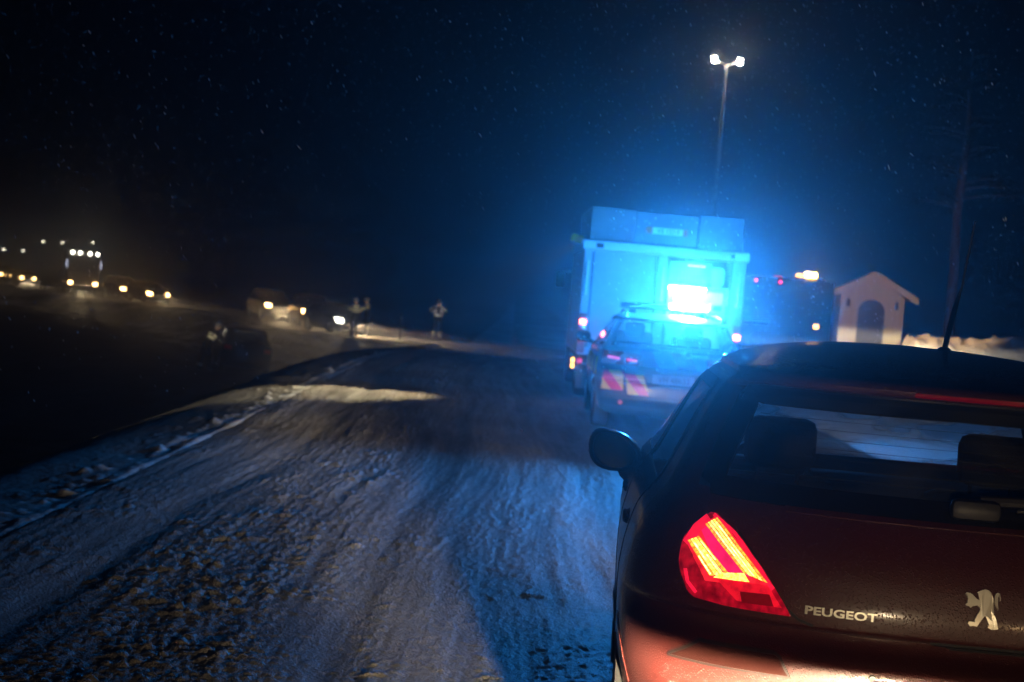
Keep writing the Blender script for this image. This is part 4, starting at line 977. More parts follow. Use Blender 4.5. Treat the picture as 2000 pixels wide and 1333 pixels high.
# ------------------------------------------------------------------ fire engine
def build_fire_engine():
    root = thing('fire_engine', 'boxy fire engine seen from behind with shutter and open equipment bay', 'fire truck', (2.2, 27.0, 0), R(.4))
    W2 = 1.22
    b = MB()
    b.bx(-W2, W2, .02, 4.4, .70, .80, .01)                                   # floor of the body
    b.bx(-W2, -1.10, .0, 4.4, .80, 2.28, .015); b.bx(1.02, W2, .0, 4.4, .80, 2.28, .015)
    b.bx(-1.10, -.10, .06, 4.4, .805, 2.275); b.bx(-.10, .04, .0, 1.0, .80, 2.28, .01); 
    b.build('body', M['silver'], root)
    for sg in (-1, 1):
        p = MB(); p.bx(sg * W2 - .006 if sg < 0 else W2 - .002, (sg * W2 + .002) if sg < 0 else W2 + .006, .03, 4.38, .72, 2.27); p.build('side_panel', M['red_paint'], root)
    r = MB(); r.bx(-W2 - .04, W2 + .04, -.05, 4.45, 2.28, 2.425, .03); ro = r.build('roof', M['white'], root)
    for x, w_ in ((-1.0, .11), (1.0, .07)):
        q = MB(); q.bx(x - w_ / 2, x + w_ / 2, -.056, -.049, 2.315, 2.385, .002); q.build('roof_marker', M['black'], ro)
    # roof lockers
    for nm, x0, x1, z1, m_ in (('roof_locker', -1.16, -.48, 2.94, 'alu'), ('roof_locker', .48, 1.16, 2.94, 'alu'), ('roof_screen', -.475, .475, 2.92, 'steel')):
        q = MB(); q.bx(x0, x1, .12 if m_ == 'alu' else .2, 3.6, 2.426, z1, .02)
        if m_ == 'alu':
            for k in range(1, 6): q.bx(x0 + .02, x1 - .02, .108, .121, 2.43 + k * .083, 2.437 + k * .083)
        q.build(nm, M['locker'], root)
    sg_ = MB(); sg_.bx(-.27, .29, .178, .196, 2.60, 2.70, .006); so = sg_.build('number_sign', M['plate'], root)
    q = MB(); q.lathe([(0, .176), (.052, .176), (.054, .196)], (-.27, 0, 2.65), 'y', 20); q.bx(-.30, -.215, .1755, .196, 2.598, 2.702, .004); q.build('sign_end', M['orange_foil'], so); q = MB(); q.bx(.25, .315, .1755, .196, 2.598, 2.702, .004); q.build('sign_end', M['orange_foil'], so)
    flat_lettering('VX 12214', .072, .78, lambda u, v, d: (u + .02, .178 - d, 2.614 + v), M['ink'], so, 'sign_number')
    # roller shutter
    s = MB(); zz = np.arange(.84, 2.24, .042)
    for z in zz: s.bx(-1.07, -.13, .030, .060, z + .002, z + .040, .006)
    sh = s.build('roller_shutter', M['alu'], root)
    q = MB(); q.bx(-.9, -.3, .012, .030, .86, .895, .008); q.build('shutter_handle', M['steel'], sh)
    for x in (-1.085, -.115, .055, 1.005): MB().bx(x - .02, x + .02, -.012, .03, .81, 2.27, .006).build('bay_frame', M['locker'], root)
    # open bay: shelves and kit
    ln = MB(); ln.bx(.04, 1.02, .75, 4.4, .805, 2.275); ln.bx(.041, .05, .06, .74, .81, 2.27); ln.bx(1.01, 1.019, .06, .74, .81, 2.27); ln.build('bay_lining', M['lining'], root)
    bay = MB(); bay.bx(.04, 1.02, .06, .74, 1.84, 1.865, .006); bay.bx(.04, .34, .06, .74, 1.27, 1.295, .006); bay.build('bay_shelf', M['white'], root)
    g = MB()
    for k in range(12): g.bx(.10 + k * .052, .135 + k * .052, .22, .26, 1.93, 2.19, .006)
    g.bx(.08, .74, .26, .60, 1.90, 2.22, .02); g.build('ribbed_unit', M['steel'], root)
    h = MB(); h.lathe([(.10, -.2), (.20, -.2), (.20, -.16), (.13, -.14), (.13, .14), (.20, .16), (.20, .2), (.10, .2)], (.40, .42, 1.55), 'x', 30)
    h.build('hose_reel', M['white'], root)
    h = MB(); h.tube([(.3 + .02 * k, .42 + .17 * math.cos(k * 1.3), 1.55 + .17 * math.sin(k * 1.3)) for k in range(11)], .022, 8); h.build('hose', M['yellow'], root)
    q = MB(); q.box((.83, .3, 2.03), (.22, .25, .28), .06); q.box((.83, .3, 1.865 + .03), (.14, .2, .06), .02); q.build('white_can', M['white'], root)
    q = MB(); q.box((.86, .3, 1.48), (.24, .3, .30), .03); qo = q.build('control_box', M['white'], root)
    q = MB(); q.bx(.80, .92, .142, .151, 1.52, 1.59, .004); q.bx(.80, .86, .142, .151, 1.40, 1.47, .004); q.build('control_panel', M['black'], qo)
    q = MB(); q.box((.28, .3, 1.02), (.36, .35, .40), .03); q.box((.72, .35, 1.0), (.38, .35, .36), .03); q.build('pump_unit', M['white'], root)
    q = MB(); q.bx(.10, .66, .12, .20, 1.795, 1.835, .012); q.build('strip_lamp', glow('bay_lamp_glow', (1, .96, .88), 60.0), root)
    q = MB(); q.bx(.06, 1.0, .66, .70, .82, 1.79, .01); q.build('white_back_panel', M['white'], root)
    q = MB(); q.bx(.35, .62, .05, .10, 2.155, 2.175, .005); q.build('bay_lamp', glow('bay_lamp_pink', (1, .75, .9), 1.6), root)
    # grab rails
    for x in (-1.165, -.03, 1.125):
        q = MB(); q.tube([(x, -.06, 1.62), (x, -.06, 2.08)], .017, 10); q.ball((x, -.045, 2.09), (.03, .045, .03), 10); q.ball((x, -.045, 1.61), (.03, .045, .03), 10); q.build('grab_rail', M['chrome'], root)
    # lamp clusters
    for sg in (-1, 1):
        q = MB(); q.bx(sg * 1.165 - .055, sg * 1.165 + .055, -.035, .0, .72, 1.32, .012); c = q.build('lamp_cluster', lens_red('cluster_lens', (.25, .12, .14), (1, .2, .3), .03) if sg < 0 else bpy.data.materials['cluster_lens'], root)
        for z, m_, r_ in ((1.19, 'red_hot', .042), (.945, 'red_hot', .055)) if sg < 0 else ((1.14, 'red_hot', .048),):
            q = MB(); q.box((sg * 1.165, -.045, z), (.10, .03, r_ * 1.7), .014); q.build('lit_lamp', M[m_], c)
        q = MB(); q.lathe([(0, -.05), (.042, -.045), (.045, -.03)], (sg * 1.165, -.01, .60), 'y', 18); q.build('position_lamp', M['red_dim'], root)  # gives off its own dim red light
        q = MB(); q.box((sg * 1.265, .02, .60), (.05, .05, .075), .02); q.box((sg * 1.265, .02, .515), (.05, .05, .075), .02); q.build('side_marker', M['amber_soft'], root)
    # bumper, step, mudguards, chassis, cab
    q = MB(); q.bx(-1.2, 1.2, -.10, .12, .40, .56, .03); q.build('bumper', M['black'], root)
    q = MB(); q.bx(-.98, -.45, -.16, .06, .60, .66, .01); q.build('step', M['white'], root)
    q = MB(); q.bx(-1.0, 1.0, .1, 6.4, .45, .70, .02); q.build('chassis', M['black'], root)
    for y in (1.2, 5.4):
        for sg in (-1, 1):
            w = MB().lathe([(.25, -.15), (.34, -.16), (.43, -.14), (.45, -.08), (.45, .08), (.43, .14), (.34, .16), (.25, .15)], (sg * 1.02, y, .45), 'x', 32).build('wheel', M['tyre'], root)
            MB().lathe([(.02, sg * .06), (.12, sg * .10), (.14, sg * .04), (.25, sg * .10), (.26, sg * .14)], (sg * 1.02, y, .45), 'x', 28).build('rim', M['rim'], w)
    for sg in (-1, 1):
        q = MB(); q.bx(sg * 1.02 - .16, sg * 1.02 + .16, .50, .515, .16, .72, .004); q.build('mud_flap', M['black'], root)
    cb = MB(); cb.prism([(4.5, .55), (6.45, .55), (6.55, 1.3), (6.15, 2.2), (4.5, 2.35)], -1.12, 1.12, 'x'); cab = cb.build('cab', M['red_paint'], root)
    for sg in (-1, 1):
        q = MB(); q.add([(sg * 1.125, 4.8, 1.4), (sg * 1.125, 6.0, 1.4), (sg * 1.125, 5.85, 2.1), (sg * 1.125, 4.8, 2.1)], [(0, 1, 2, 3)]); q.build('cab_window', M['dark_glass'], cab)
        q = MB(); q.tube([(sg * 1.12, 6.2, 2.0), (sg * 1.32, 6.3, 2.0)], .02, 6); q.box((sg * 1.36, 6.28, 1.85), (.18, .10, .34), .04); q.build('cab_mirror', M['black'], cab)
    # pale lamp housing on the roof corner and its work light
    q = MB(); q.box((-1.33, .5, 2.44), (.20, .28, .13), .04, (0, R(14), 0)); wl = q.build('work_lamp', M['yellow'], root)
    lamp('work_lamp_light', 'SPOT', wl, (-1.36, .3, 2.36), 1.0, (1, .86, .55), (0, 0, 0), R(30), .3)
    return root
fire_engine = build_fire_engine()
def aim(o, target):
    """turn a parented lamp so that it shines at a world point"""
    bpy.context.view_layer.update()
    p = o.matrix_world.translation; d = (Vector(target) - p).normalized()
    q = d.to_track_quat('-Z', 'Y'); pm = o.parent.matrix_world.to_3x3() if o.parent else Matrix.Identity(3)
    o.rotation_euler = (pm.inverted() @ q.to_matrix()).to_euler()
wl_ = bpy.data.objects['work_lamp_light']; wl_.data.energy = 2400; wl_.data.spot_size = R(32); wl_.data.spot_blend = .7; aim(wl_, (-2.65, 24.0, 0))

# ------------------------------------------------------------------ dark recovery lorry with the amber beacon
def build_tow_lorry():
    root = thing('recovery_lorry', 'dark recovery lorry with amber roof beacon beside the fire engine', 'lorry', (6.2, 42.0, .0), -R(2))
    dk = mat('dark_lorry_paint', (.02, .022, .026), .4, coat=.4)
    b = MB(); b.bx(-1.22, 1.22, 3.0, 5.0, .6, 2.3, .15); b.prism([(3.0, 2.3), (4.6, 2.3), (3.3, 2.42), (3.0, 2.42)], -1.1, 1.1, 'x'); b.build('cab', dk, root)
    b = MB(); b.bx(-1.22, 1.22, 0, 3.0, .75, 2.38, .06); b.build('body', dk, root)
    b = MB(); b.bx(-1.15, 1.15, -.15, 4.8, .45, .72, .03); b.build('chassis', M['black'], root)
    b = MB(); b.bx(-.95, -.25, -.02, .0, 1.24, 1.31, .004); b.build('pale_strip', M['plate'], root)
    lb = MB(); lb.bx(.35, 1.05, .4, .7, 2.38, 2.44, .02); l = lb.build('light_bar', M['black'], root)
    e = MB(); e.bx(.38, .56, .40, .70, 2.44, 2.51, .02); e.build('dim_lens', M['amber_soft'], l)
    e = MB(); e.bx(.58, .84, .40, .70, 2.44, 2.56, .03); e.build('lit_lens', glow('bright_amber_glow', (1, .5, .1), 55), l)
    lamp('amber_light', 'SPOT', l, (.72, .55, 2.66), 6000, (1, .62, .28), (R(84), 0, -R(21)), R(42), .5, radius=.06)
    for x in (-.62, -.05):
        e = MB(); e.lathe([(0, -.03), (.04, -.025), (.045, 0)], (x, -.005, 2.27), 'y', 16); e.build('red_marker', glow('pink_red_marker', (1, .06, .22), 2.4) if x < -.5 else bpy.data.materials['pink_red_marker'], root)
    e = MB(); e.bx(-.22, -.02, .02, .06, 2.39, 2.42, .01); e.build('high_lamp', M['red_dim'], root)
    e = MB(); e.box((.86, -.02, 1.30), (.12, .04, .10), .02); e.build('indicator', M['amber_soft'], root)
    for y in (1.2, 4.0):
        for sg in (-1, 1):
            w = MB().lathe([(.25, -.15), (.40, -.16), (.47, -.12), (.48, 0), (.47, .12), (.40, .16), (.25, .15)], (sg * 1.02, y, .48), 'x', 28).build('wheel', M['tyre'], root)
            MB().lathe([(.02, sg * .06), (.12, sg * .10), (.14, sg * .04), (.25, sg * .10)], (sg * 1.02, y, .48), 'x', 24).build('rim', M['rim'], w)
    return root
tow = build_tow_lorry()
# ------------------------------------------------------------------ small gabled hut
def board_wall(name, col):
    m, n, out = newmat(name); p = N(n, 'ShaderNodeBsdfPrincipled'); p.inputs['Roughness'].default_value = .75
    tc = N(n, 'ShaderNodeTexCoord'); mp = N(n, 'ShaderNodeMapping'); mp.inputs['Scale'].default_value = (7, 7, .5)
    n.links.new(tc.outputs['Object'], mp.inputs[0])
    nz = N(n, 'ShaderNodeTexNoise'); nz.inputs['Scale'].default_value = 1.3; nz.inputs['Detail'].default_value = 6; n.links.new(mp.outputs[0], nz.inputs['Vector'])
    x = N(n, 'ShaderNodeMix', data_type='RGBA'); x.inputs[6].default_value = c4([c * .72 for c in col]); x.inputs[7].default_value = c4(col)
    n.links.new(nz.outputs[0], x.inputs[0]); n.links.new(x.outputs[2], p.inputs['Base Color']); n.links.new(p.outputs[0], out.inputs[0]); return m
def build_hut():
    root = thing('gabled_hut', 'small pale boarded hut with gabled roof and dark arched doorway', 'hut', (12.9, 65.0, .0), -R(6))
    pale = board_wall('pale_painted_boards', (.66, .58, .40)); w2 = 1.14
    b = MB(); T = 22; ar = .48; zc = 1.86
    arc = [(-ar, 0), (-ar, zc)] + [(ar * math.cos(a), zc + .42 * math.sin(a)) for a in np.linspace(math.pi, 0, T)][1:-1] + [(ar, zc), (ar, 0)]
    # front wall as a frame of slabs round the arch
    out_ = [(-w2, 0), (-w2, 2.42), (0, 3.12), (w2, 2.42), (w2, 0)]
    b.prism([(-w2, 0), (-ar, 0), (-ar, zc), (-w2, zc)], 0, .12); b.prism([(ar, 0), (w2, 0), (w2, zc), (ar, zc)], 0, .12)
    top = [(-w2, zc + .001), (-ar, zc + .001)] + [(ar * math.cos(a), zc + .42 * math.sin(a)) for a in np.linspace(math.pi, 0, T)][1:-1] + [(ar, zc + .001), (w2, zc + .001), (w2, 2.42), (0, 3.12), (-w2, 2.42)]
    bm = bmesh.new(); vs = [bm.verts.new((p[0], 0, p[1])) for p in top]; f = bm.faces.new(vs)
    r_ = bmesh.ops.extrude_face_region(bm, geom=[f]); bmesh.ops.translate(bm, vec=(0, .12, 0), verts=[v for v in r_['geom'] if isinstance(v, bmesh.types.BMVert)])
    bmesh.ops.triangulate(bm, faces=bm.faces); bm.verts.index_update(); b.add([v.co[:] for v in bm.verts], [[v.index for v in f.verts] for f in bm.faces]); bm.free()
    b.bx(-w2, -w2 + .12, .121, 2.3, 0, 2.42); b.bx(w2 - .12, w2, .121, 2.3, 0, 2.42); b.prism([(-w2, 0), (w2, 0), (w2, 2.42), (0, 3.12), (-w2, 2.42)], 2.301, 2.42)
    for k in range(9):                                                        # cover boards
        for sg in (-1, 1):
            x = sg * (.55 + k * .07)
            if k % 2 == 0: b.bx(x - .012, x + .012, -.018, -.001, .52, 2.2 , .004)
    wall = b.build('wall', pale, root, smooth=False)
    q = MB(); q.bx(-w2 - .03, -ar + .0, -.035, -.001, -.3, .5, .01); q.bx(ar, w2 + .03, -.035, -.001, -.3, .5, .01); q.build('plinth', board_wall('pale_plinth', (.72, .68, .58)), root)
    q = MB(); q.prism([(x * .99, z) for x, z in arc], .13, .17); d = q.build('door', mat('dark_door_paint', (.012, .013, .016), .5), root, smooth=False)
    q = MB(); q.bx(-.46, .46, .105, .129, .0, .30, .01); q.build('kick_board', board_wall('brown_board', (.30, .22, .15)), d)
    q = MB(); q.tube([(.34, .11, 1.0), (.34, .08, 1.0), (.26, .08, 1.0)], .014, 6); q.build('handle', M['steel'], d)
    # roof with deep verges
    r = MB()
    for sg in (-1, 1):
        a = (sg * 1.56, 2.44); c = (0.0, 3.30); t = .10
        r.prism([a, c, (0, 3.30 - t), (sg * 1.56, 2.44 - t)], -.42, 2.6)
    roof = r.build('roof', mat('snow_dusted_roofing', (.42, .36, .33), .8, col2=(.6, .55, .5)), root, smooth=False)
    for sg in (-1, 1):
        q = MB(); q.prism([(sg * 1.575, 2.45), (sg * .0, 3.315), (0, 3.05), (sg * 1.575, 2.20)], -.455, -.421); q.build('bargeboard', pale, roof, smooth=False)
    for sg in (-1, 1):
        q = MB(); x = sg * .86; q.tube([(x, -.005, 2.28), (x, -.12, 2.30), (x, -.12, 2.24)], .014, 6); q.lathe([(.0, 2.24), (.05, 2.22), (.065, 2.0), (.05, 1.98), (0, 1.97)], (x, -.12, 0), 'z', 12); q.build('wall_lantern', M['black'], root)
    return root
hut = build_hut()
# ------------------------------------------------------------------ tall twin street lamp
def build_street_lamp():
    root = thing('street_lamp', 'tall street lamp with two bright heads above the fire engine', 'street lamp', (6.36, 60, -.12))
    b = MB(); b.tube([(0, 0, -.3), (0, 0, 1.2), (0, 0, 1.25), (0, 0, 9.75)], [.11, .11, .085, .05], 14); b.build('pole', M['steel'], root)
    b = MB(); b.tube([(-.42, 0, 9.86), (0, 0, 9.72), (.42, 0, 9.86)], .03, 8); b.build('arm', M['steel'], root)
    for sg in (-1, 1):
        b = MB(); b.box((sg * .42, -.02, 9.92), (.24, .34, .09), .04, (R(24), R(sg * 10), 0)); h = b.build('lamp_head', M['steel'], root)
        b = MB(); b.box((sg * .42, -.10, 9.87), (.17, .22, .07), .03, (R(50), R(sg * 10), 0)); b.build('lamp_glass', M['lamp_white'], h)
    b = MB(); b.bx(-.07, .07, -.115, -.085, .8, 1.3, .01); b.build('service_door', M['steel'], root)
    return root
build_street_lamp()
# ------------------------------------------------------------------ pine behind the hut
def build_pine():
    root = thing('pine_tree', 'tall pine with a bare brown trunk behind the snow bank', 'tree', (18.15, 75, .1))
    b = MB(); b.tube([(0, 0, -.4), (0, 0, .3), (.03, 0, 3), (-.05, .05, 6), (.05, 0, 9), (0, 0, 13)], [.30, .24, .21, .18, .13, .03], 14)
    r2 = random.Random(3)
    L = []
    for k in range(34):
        z = 6.2 + 6.6 * k / 34; a = r2.uniform(0, 6.28); ln = (2.6 - 1.9 * (k / 34)) * r2.uniform(.7, 1.1)
        p1 = Vector((math.cos(a) * ln, math.sin(a) * ln, z + ln * .12)); b.tube([(0, 0, z), tuple(p1 * .5 + Vector((0, 0, z * .5 + .1))), tuple(p1)], [.05, .03, .012], 5); L.append((Vector((0, 0, z)), p1))
    b.build('trunk', M['bark'], root)
    V = []; F = []
    for p0, p1 in L:
        for q in range(90):
            c = p0.lerp(p1, r2.uniform(.25, 1.05)) + Vector((r2.gauss(0, .22), r2.gauss(0, .22), r2.gauss(.05, .16)))
            d = Vector((r2.gauss(0, 1), r2.gauss(0, 1), r2.gauss(.4, .7))).normalized() * r2.uniform(.10, .24); s = d.orthogonal().normalized() * .022
            o = len(V); V += [tuple(c - s), tuple(c + s), tuple(c + d)]; F.append((o, o + 1, o + 2))
    m_ = MB(); m_.add(V, F); m_.build('crown', M['needles'], root, fix=False)
build_pine()
# ------------------------------------------------------------------ queue of cars on the cross road
SUV = [(0.26, .80, .25, 4.25, .4, .6), (.34, .87, .06, 4.42, .4, .65), (.5, .905, 0, 4.5, .4, .7), (.72, .915, 0.02, 4.5, .4, .7), (.92, .91, .03, 4.40, .4, .75), (1.0, .90, .05, 4.1, .4, .8), (1.06, .88, .07, 3.45, .4, .5), (1.10, .86, .09, 3.25, .4, .45),
       (1.35, .76, .22, 2.85, .36, .4), (1.56, .68, .32, 2.5, .34, .36), (1.60, .65, .24, 2.4, .34, .36), (1.64, .58, .34, 2.3, .34, .34), (1.67, .40, .7, 2.1, .3, .3), (1.68, .1, 1.2, 1.6, .1, .1)]
def oncoming(name, rows, paint, lampmat, spec, lit=(-1, 1)):
    S = Shell(rows, n=3.0); ctr = np.array([0, 2.1, .8]); root = thing(name, None, 'car')
    sub = lambda a, b: max(1, int(np.ceil(max(abs(b[0] - a[0]), abs(b[1] - a[1]) * .4, abs(b[3] - a[3]) * .12) / 0.06)))
    shell_parts(S, root, paint, M['dark_glass'], sub, (36, 60, 40), spec); wheels(root, spec, 24, 5)
    zl = spec['lz']
    for sg in (-1, 1):
        A, B = quad_ab([(sg * .82, zl + .11), (sg * .52, zl + .09), (sg * .52, zl - .10), (sg * .80, zl - .09)], 10, 6)
        h = patch(MB(), S.front, ctr, A, B, .008, .02).build('headlight', lampmat if sg in lit else M['dark_glass'], root)
        mm = MB(); mm.box((sg * 1.0, spec['my'], spec['mz']), (.2, .12, .15), .05); mm.build('wing_mirror', M['black'], root)
        if sg == lit[0]:
            l = lamp('headlight_beam', 'SPOT', h, (sg * .1, S.rows[:, 3].max() + .08, zl), CAR_BEAM_W * (.15 if lampmat is M['head_white'] else .014), (1, .72, .38), (R(89.8), 0, 0), R(130), .2, radius=.05)
            beam_nodes(l.data, knee=.11, width=.20, base=.0004)
        A, B = quad_ab([(sg * .85, zl + .2), (sg * .6, zl + .2), (sg * .6, zl + .06), (sg * .85, zl + .06)], 8, 5)
        patch(MB(), S.rear, ctr, A, B, .008, .02).build('tail_light', M['red_foil'], root)
    A, B = quad_ab([(-.45, zl + .02), (.45, zl + .02), (.42, zl - .12), (-.42, zl - .12)], 16, 5); patch(MB(), S.front, ctr, A, B, .006, .015).build('grille', M['black'], root)
    A, B = quad_ab([(-.26, zl - .2), (.26, zl - .2), (.26, zl - .31), (-.26, zl - .31)], 12, 4); patch(MB(), S.front, ctr, A, B, .010, .015).build('number_plate', bpy.data.materials['dimmed_number_plate'], root)
    return root
est_spec = dict(windscreen=(1.0, 1.36, .92), rearwin=(1.01, 1.325, .9), axles=(.95, 3.75), wr=.32, arch=.36, track=.80, side=[(.75, 2.3, .9, 2.3, 1.0, 1.31), (2.42, 3.2, 2.42, 2.65, 1.0, 1.31)], lz=.66, my=2.95, mz=1.04)
suv_spec = dict(windscreen=(1.11, 1.56, .92), rearwin=(1.12, 1.54, .9), axles=(.85, 3.55), wr=.36, arch=.41, wz=.36, track=.80, side=[(.6, 1.9, .7, 1.9, 1.11, 1.52), (2.0, 3.0, 2.0, 2.5, 1.11, 1.52)], lz=.80, my=2.8, mz=1.18)
p_dark = wet_paint('dark_grey_paint', (.03, .03, .034)); p_maroon = wet_paint('maroon_paint', (.09, .015, .012)); p_grey = wet_paint('grey_paint', (.14, .14, .15))
car_a = oncoming('oncoming_car', SUV, p_dark, M['head_warm'], suv_spec, lit=(1,))
car_b = oncoming('oncoming_car', SUV, p_maroon, M['head_warm'], suv_spec, lit=(1,))
car_c = oncoming('oncoming_car', ESTATE, p_grey, M['head_white'], est_spec, lit=(1,))
car_d = oncoming('oncoming_car', ESTATE, p_dark, M['head_warm'], est_spec)
GQ = 'cars queueing with headlights on'
def ground_z(x, y):
    d, zf = far_dist(np.array([x], float), np.array([y], float)); return float(zf[0]) + .03
def put(o, x, y, hd, label, group=GQ):
    """hd: direction of travel, degrees clockwise from +Y"""
    o.location = (x, y, ground_z(x, y)); o.rotation_euler = (0, 0, -R(hd)); o['label'] = label; o['group'] = group
# a car is placed by its nose: x,y is the point under the front bumper
def nose(o, x, y, hd, label, lng=4.6):
    put(o, x - math.sin(R(hd)) * lng, y - math.cos(R(hd)) * lng, hd, label)
nose(car_c, -7.58, 85.2, 152, 'grey estate with a white headlight beside the two firefighters on the road', 4.7)
nose(car_b, -10.05, 92.0, 164, 'maroon off-roader second in the queue behind the estate near the firefighters', 4.5)
nose(car_a, -13.05, 100.2, 158, 'dark off-roader with one warm headlight, third in the queue')
c = car_d; nose(c, -24.2, 122, 149, 'car with two warm headlights on the snowy bank, nearest the lorry but one')

def dim(o):
    for h in o.children_recursive:
        if h.type == 'LIGHT': h.data = [q for q in car_a.children_recursive if q.type == 'LIGHT'][0].data
d_ = copy_tree(car_b); nose(d_, -27.6, 129.5, 149, 'car showing one warm headlight just in front of the lorry')
e_ = copy_tree(car_a); nose(e_, -57.2, 201.5, 158, 'bright car farthest left at the picture edge, beyond the guard rail')
f_ = copy_tree(car_d); nose(f_, -54.9, 197, 159, 'distant car beneath a yellowish lamp, left of the lorry')
g_ = copy_tree(car_d); nose(g_, -52.5, 193.0, 160, 'distant car with a close pair of small white lights, left of the lorry')
def build_far_lorry():
    x, y, hd = -33.85, 140.2, 163
    root = thing('lorry', 'lorry facing us with four roof lamps and pale marker strips', 'lorry', (x, y, ground_z(x, y)), -R(hd))
    dk = mat('lorry_cab_paint', (.05, .05, .055), .4, coat=.3)
    b = MB(); b.bx(-1.22, 1.22, -2.1, 0, .55, 3.1, .12); cab = b.build('cab', dk, root)
    b = MB(); b.bx(-1.08, 1.08, -.02, .012, 1.75, 2.65, .03); b.build('windscreen', M['dark_glass'], cab)
    b = MB(); b.bx(-1.25, 1.25, -9.5, -2.25, .95, 3.4, .05); b.build('cargo_box', M['silver'], root)
    b = MB(); b.bx(-1.1, 1.1, -9.4, -.1, .5, .9, .03); b.build('chassis', M['black'], root)
    b = MB(); b.bx(-1.2, 1.2, -.05, .08, .32, .62, .05); b.build('bumper', M['black'], root)
    for sg in (-1, 1):
        b = MB(); b.box((sg * .95, .09, .86), (.30, .06, .22), .03)
        if sg < 0: b.box((sg * .88, .09, .56), (.24, .06, .16), .03)
        h = b.build('headlight', M['head_warm'], root)
        if sg < 0:
            l = lamp('headlight_beam', 'SPOT', h, (0, .3, .9), CAR_BEAM_W * .012, (1, .72, .38), (R(89.6), 0, 0), R(130), .2, radius=.05); beam_nodes(l.data, knee=.07, width=.30, base=.0008)
        b = MB(); b.box((sg * 1.30, -.1, 2.35), (.07, .06, .62), .02); b.build('marker_strip', M['marker_white'], root)
    for xx in (-.98, -.40, .36, .92):
        b = MB(); b.lathe([(0, .06), (.10, .05), (.12, 0), (.09, -.06)], (xx, .0, 3.22), 'y', 16); b.build('roof_lamp', M['head_white'], root)
    for yy in (-1.2, -6.4, -7.7):
        for sg in (-1, 1):
            w = MB().lathe([(.27, -.15), (.44, -.15), (.5, -.1), (.5, .1), (.44, .15), (.27, .15)], (sg * 1.02, yy, .5), 'x', 24).build('wheel', M['tyre'], root)
            MB().lathe([(.02, sg * .08), (.27, sg * .12)], (sg * 1.02, yy, .5), 'x', 20).build('rim', M['rim'], w)
build_far_lorry()
dim(f_); dim(g_)
# ------------------------------------------------------------------ car that left the road, standing in the field
def build_field_car():
    spec = dict(suv_spec)
    root = oncoming('field_car', SUV, wet_paint('black_paint', (.012, .012, .014)), M['plate'], spec)
    for q in list(root.children):
        for l in list(q.children):
            if l.type == 'LIGHT': bpy.data.objects.remove(l)
    return root
fc = build_field_car(); _x, _y = -9.3, 63.2
fc.location = (_x, _y, float(H(np.array([_x]), np.array([_y + 2]))[0][0]) - .06); fc.rotation_euler = (R(-1.5), R(3), R(14))
fc['label'] = 'dark unlit off-roader stranded in the field below the road'
# ------------------------------------------------------------------ guard rails, stake, distant lamps
def build_rail(label, s0, s1, side):
    P = far_at(np.linspace(s0, s1, max(3, int((s1 - s0) / 2)))); T = np.gradient(P[:, :2], axis=0); T /= np.linalg.norm(T, axis=1)[:, None]
    nx = np.stack([T[:, 1], -T[:, 0]], -1) * side; E = P[:, :2] + nx * 4.6
    o0 = E[0]; root = thing('guard_rail', label, 'guard rail', (o0[0], o0[1], P[0, 2]), 0, 'guard rails along the cross road')
    b = MB(); prof = [(0.03, .78), (-.05, .72), (.03, .66), (-.0, .63), (.03, .60), (-.05, .54), (.03, .48)]
    G = np.array([[(e[0] - o0[0] + n_[0] * a, e[1] - o0[1] + n_[1] * a, p[2] - P[0, 2] + z) for a, z in prof] for e, p, n_ in zip(E, P, nx)]); b.grid(G); b.build('rail', M['steel'], root)
    for e, p, n_ in zip(E, P, nx):
        b = MB(); x, y, z = e[0] - o0[0] - n_[0] * .06, e[1] - o0[1] - n_[1] * .06, p[2] - P[0, 2]; b.bx(x - .05, x + .05, y - .05, y + .05, z - .5, z + .76, .008); b.build('post', M['steel'], root)
def s_at(y): return float(np.interp(-y, -_fs[:, 1], np.linspace(0, _seg[-1], 260)))
build_rail('guard rail lit orange beside the lorry', s_at(143), s_at(126), 1)
build_rail('guard rail lit orange at the left picture edge', s_at(205), s_at(166), 1)
def hz(x, y):
    return float(H(np.array([x], float), np.array([y], float))[0][0])
st = MB(); st.tube([(0, 0, -.3), (0, 0, 1.25)], [.03, .022], 8); _r = thing('snow_stake', 'thin dark snow stake at the verge right of the firefighters', 'stake', (-4.95, 79.0, hz(-4.95, 79))); st.build('pole', M['black'], _r)
st = MB(); st.tube([(0, 0, .98), (0, 0, 1.10)], .027, 8); st.build('reflector', M['plate'], _r)
for (x, y, h_, lb_) in ((-132.5, 500, 3.54, 'highest lamp on the left of the distant upper three'), (-127.2, 500, 3.84, 'middle lamp of the distant upper three'), (-118.8, 500, 4.4, 'distant lamp directly above the lorry roof lamps'),
                   (-143.3, 500, .49, 'distant lamp nearest the left picture edge'), (-137.9, 500, .66, 'lone distant lamp below and left of the upper three')):
    z0 = hz(x, y); r_ = thing('distant_lamp', lb_, 'street lamp', (x, y, z0), 0, 'small white lamps far away on the left')
    hh = h_ - z0
    b = MB(); b.tube([(0, 0, -.5), (0, 0, hh)], [.12, .07], 8); b.build('pole', M['steel'], r_)
    b = MB(); b.box((0, -.25, hh), (.45, .8, .22), .08); b.build('lamp_head', M['far_white'], r_)
r_ = thing('distant_lamp', 'dim yellowish lamp just above the distant car', 'street lamp', (-57.5, 210, hz(-57.5, 210)), 0, 'small white lamps far away on the left')
b = MB(); hh = -1.33 - .2 - hz(-57.5, 210); b.tube([(0, 0, -.3), (0, 0, hh)], .05, 8); b.build('pole', M['steel'], r_); b = MB(); b.box((0, -.1, hh), (.25, .3, .16), .05); b.build('lamp_head', glow('dim_yellow_glow', (1, .8, .3), 6), r_)
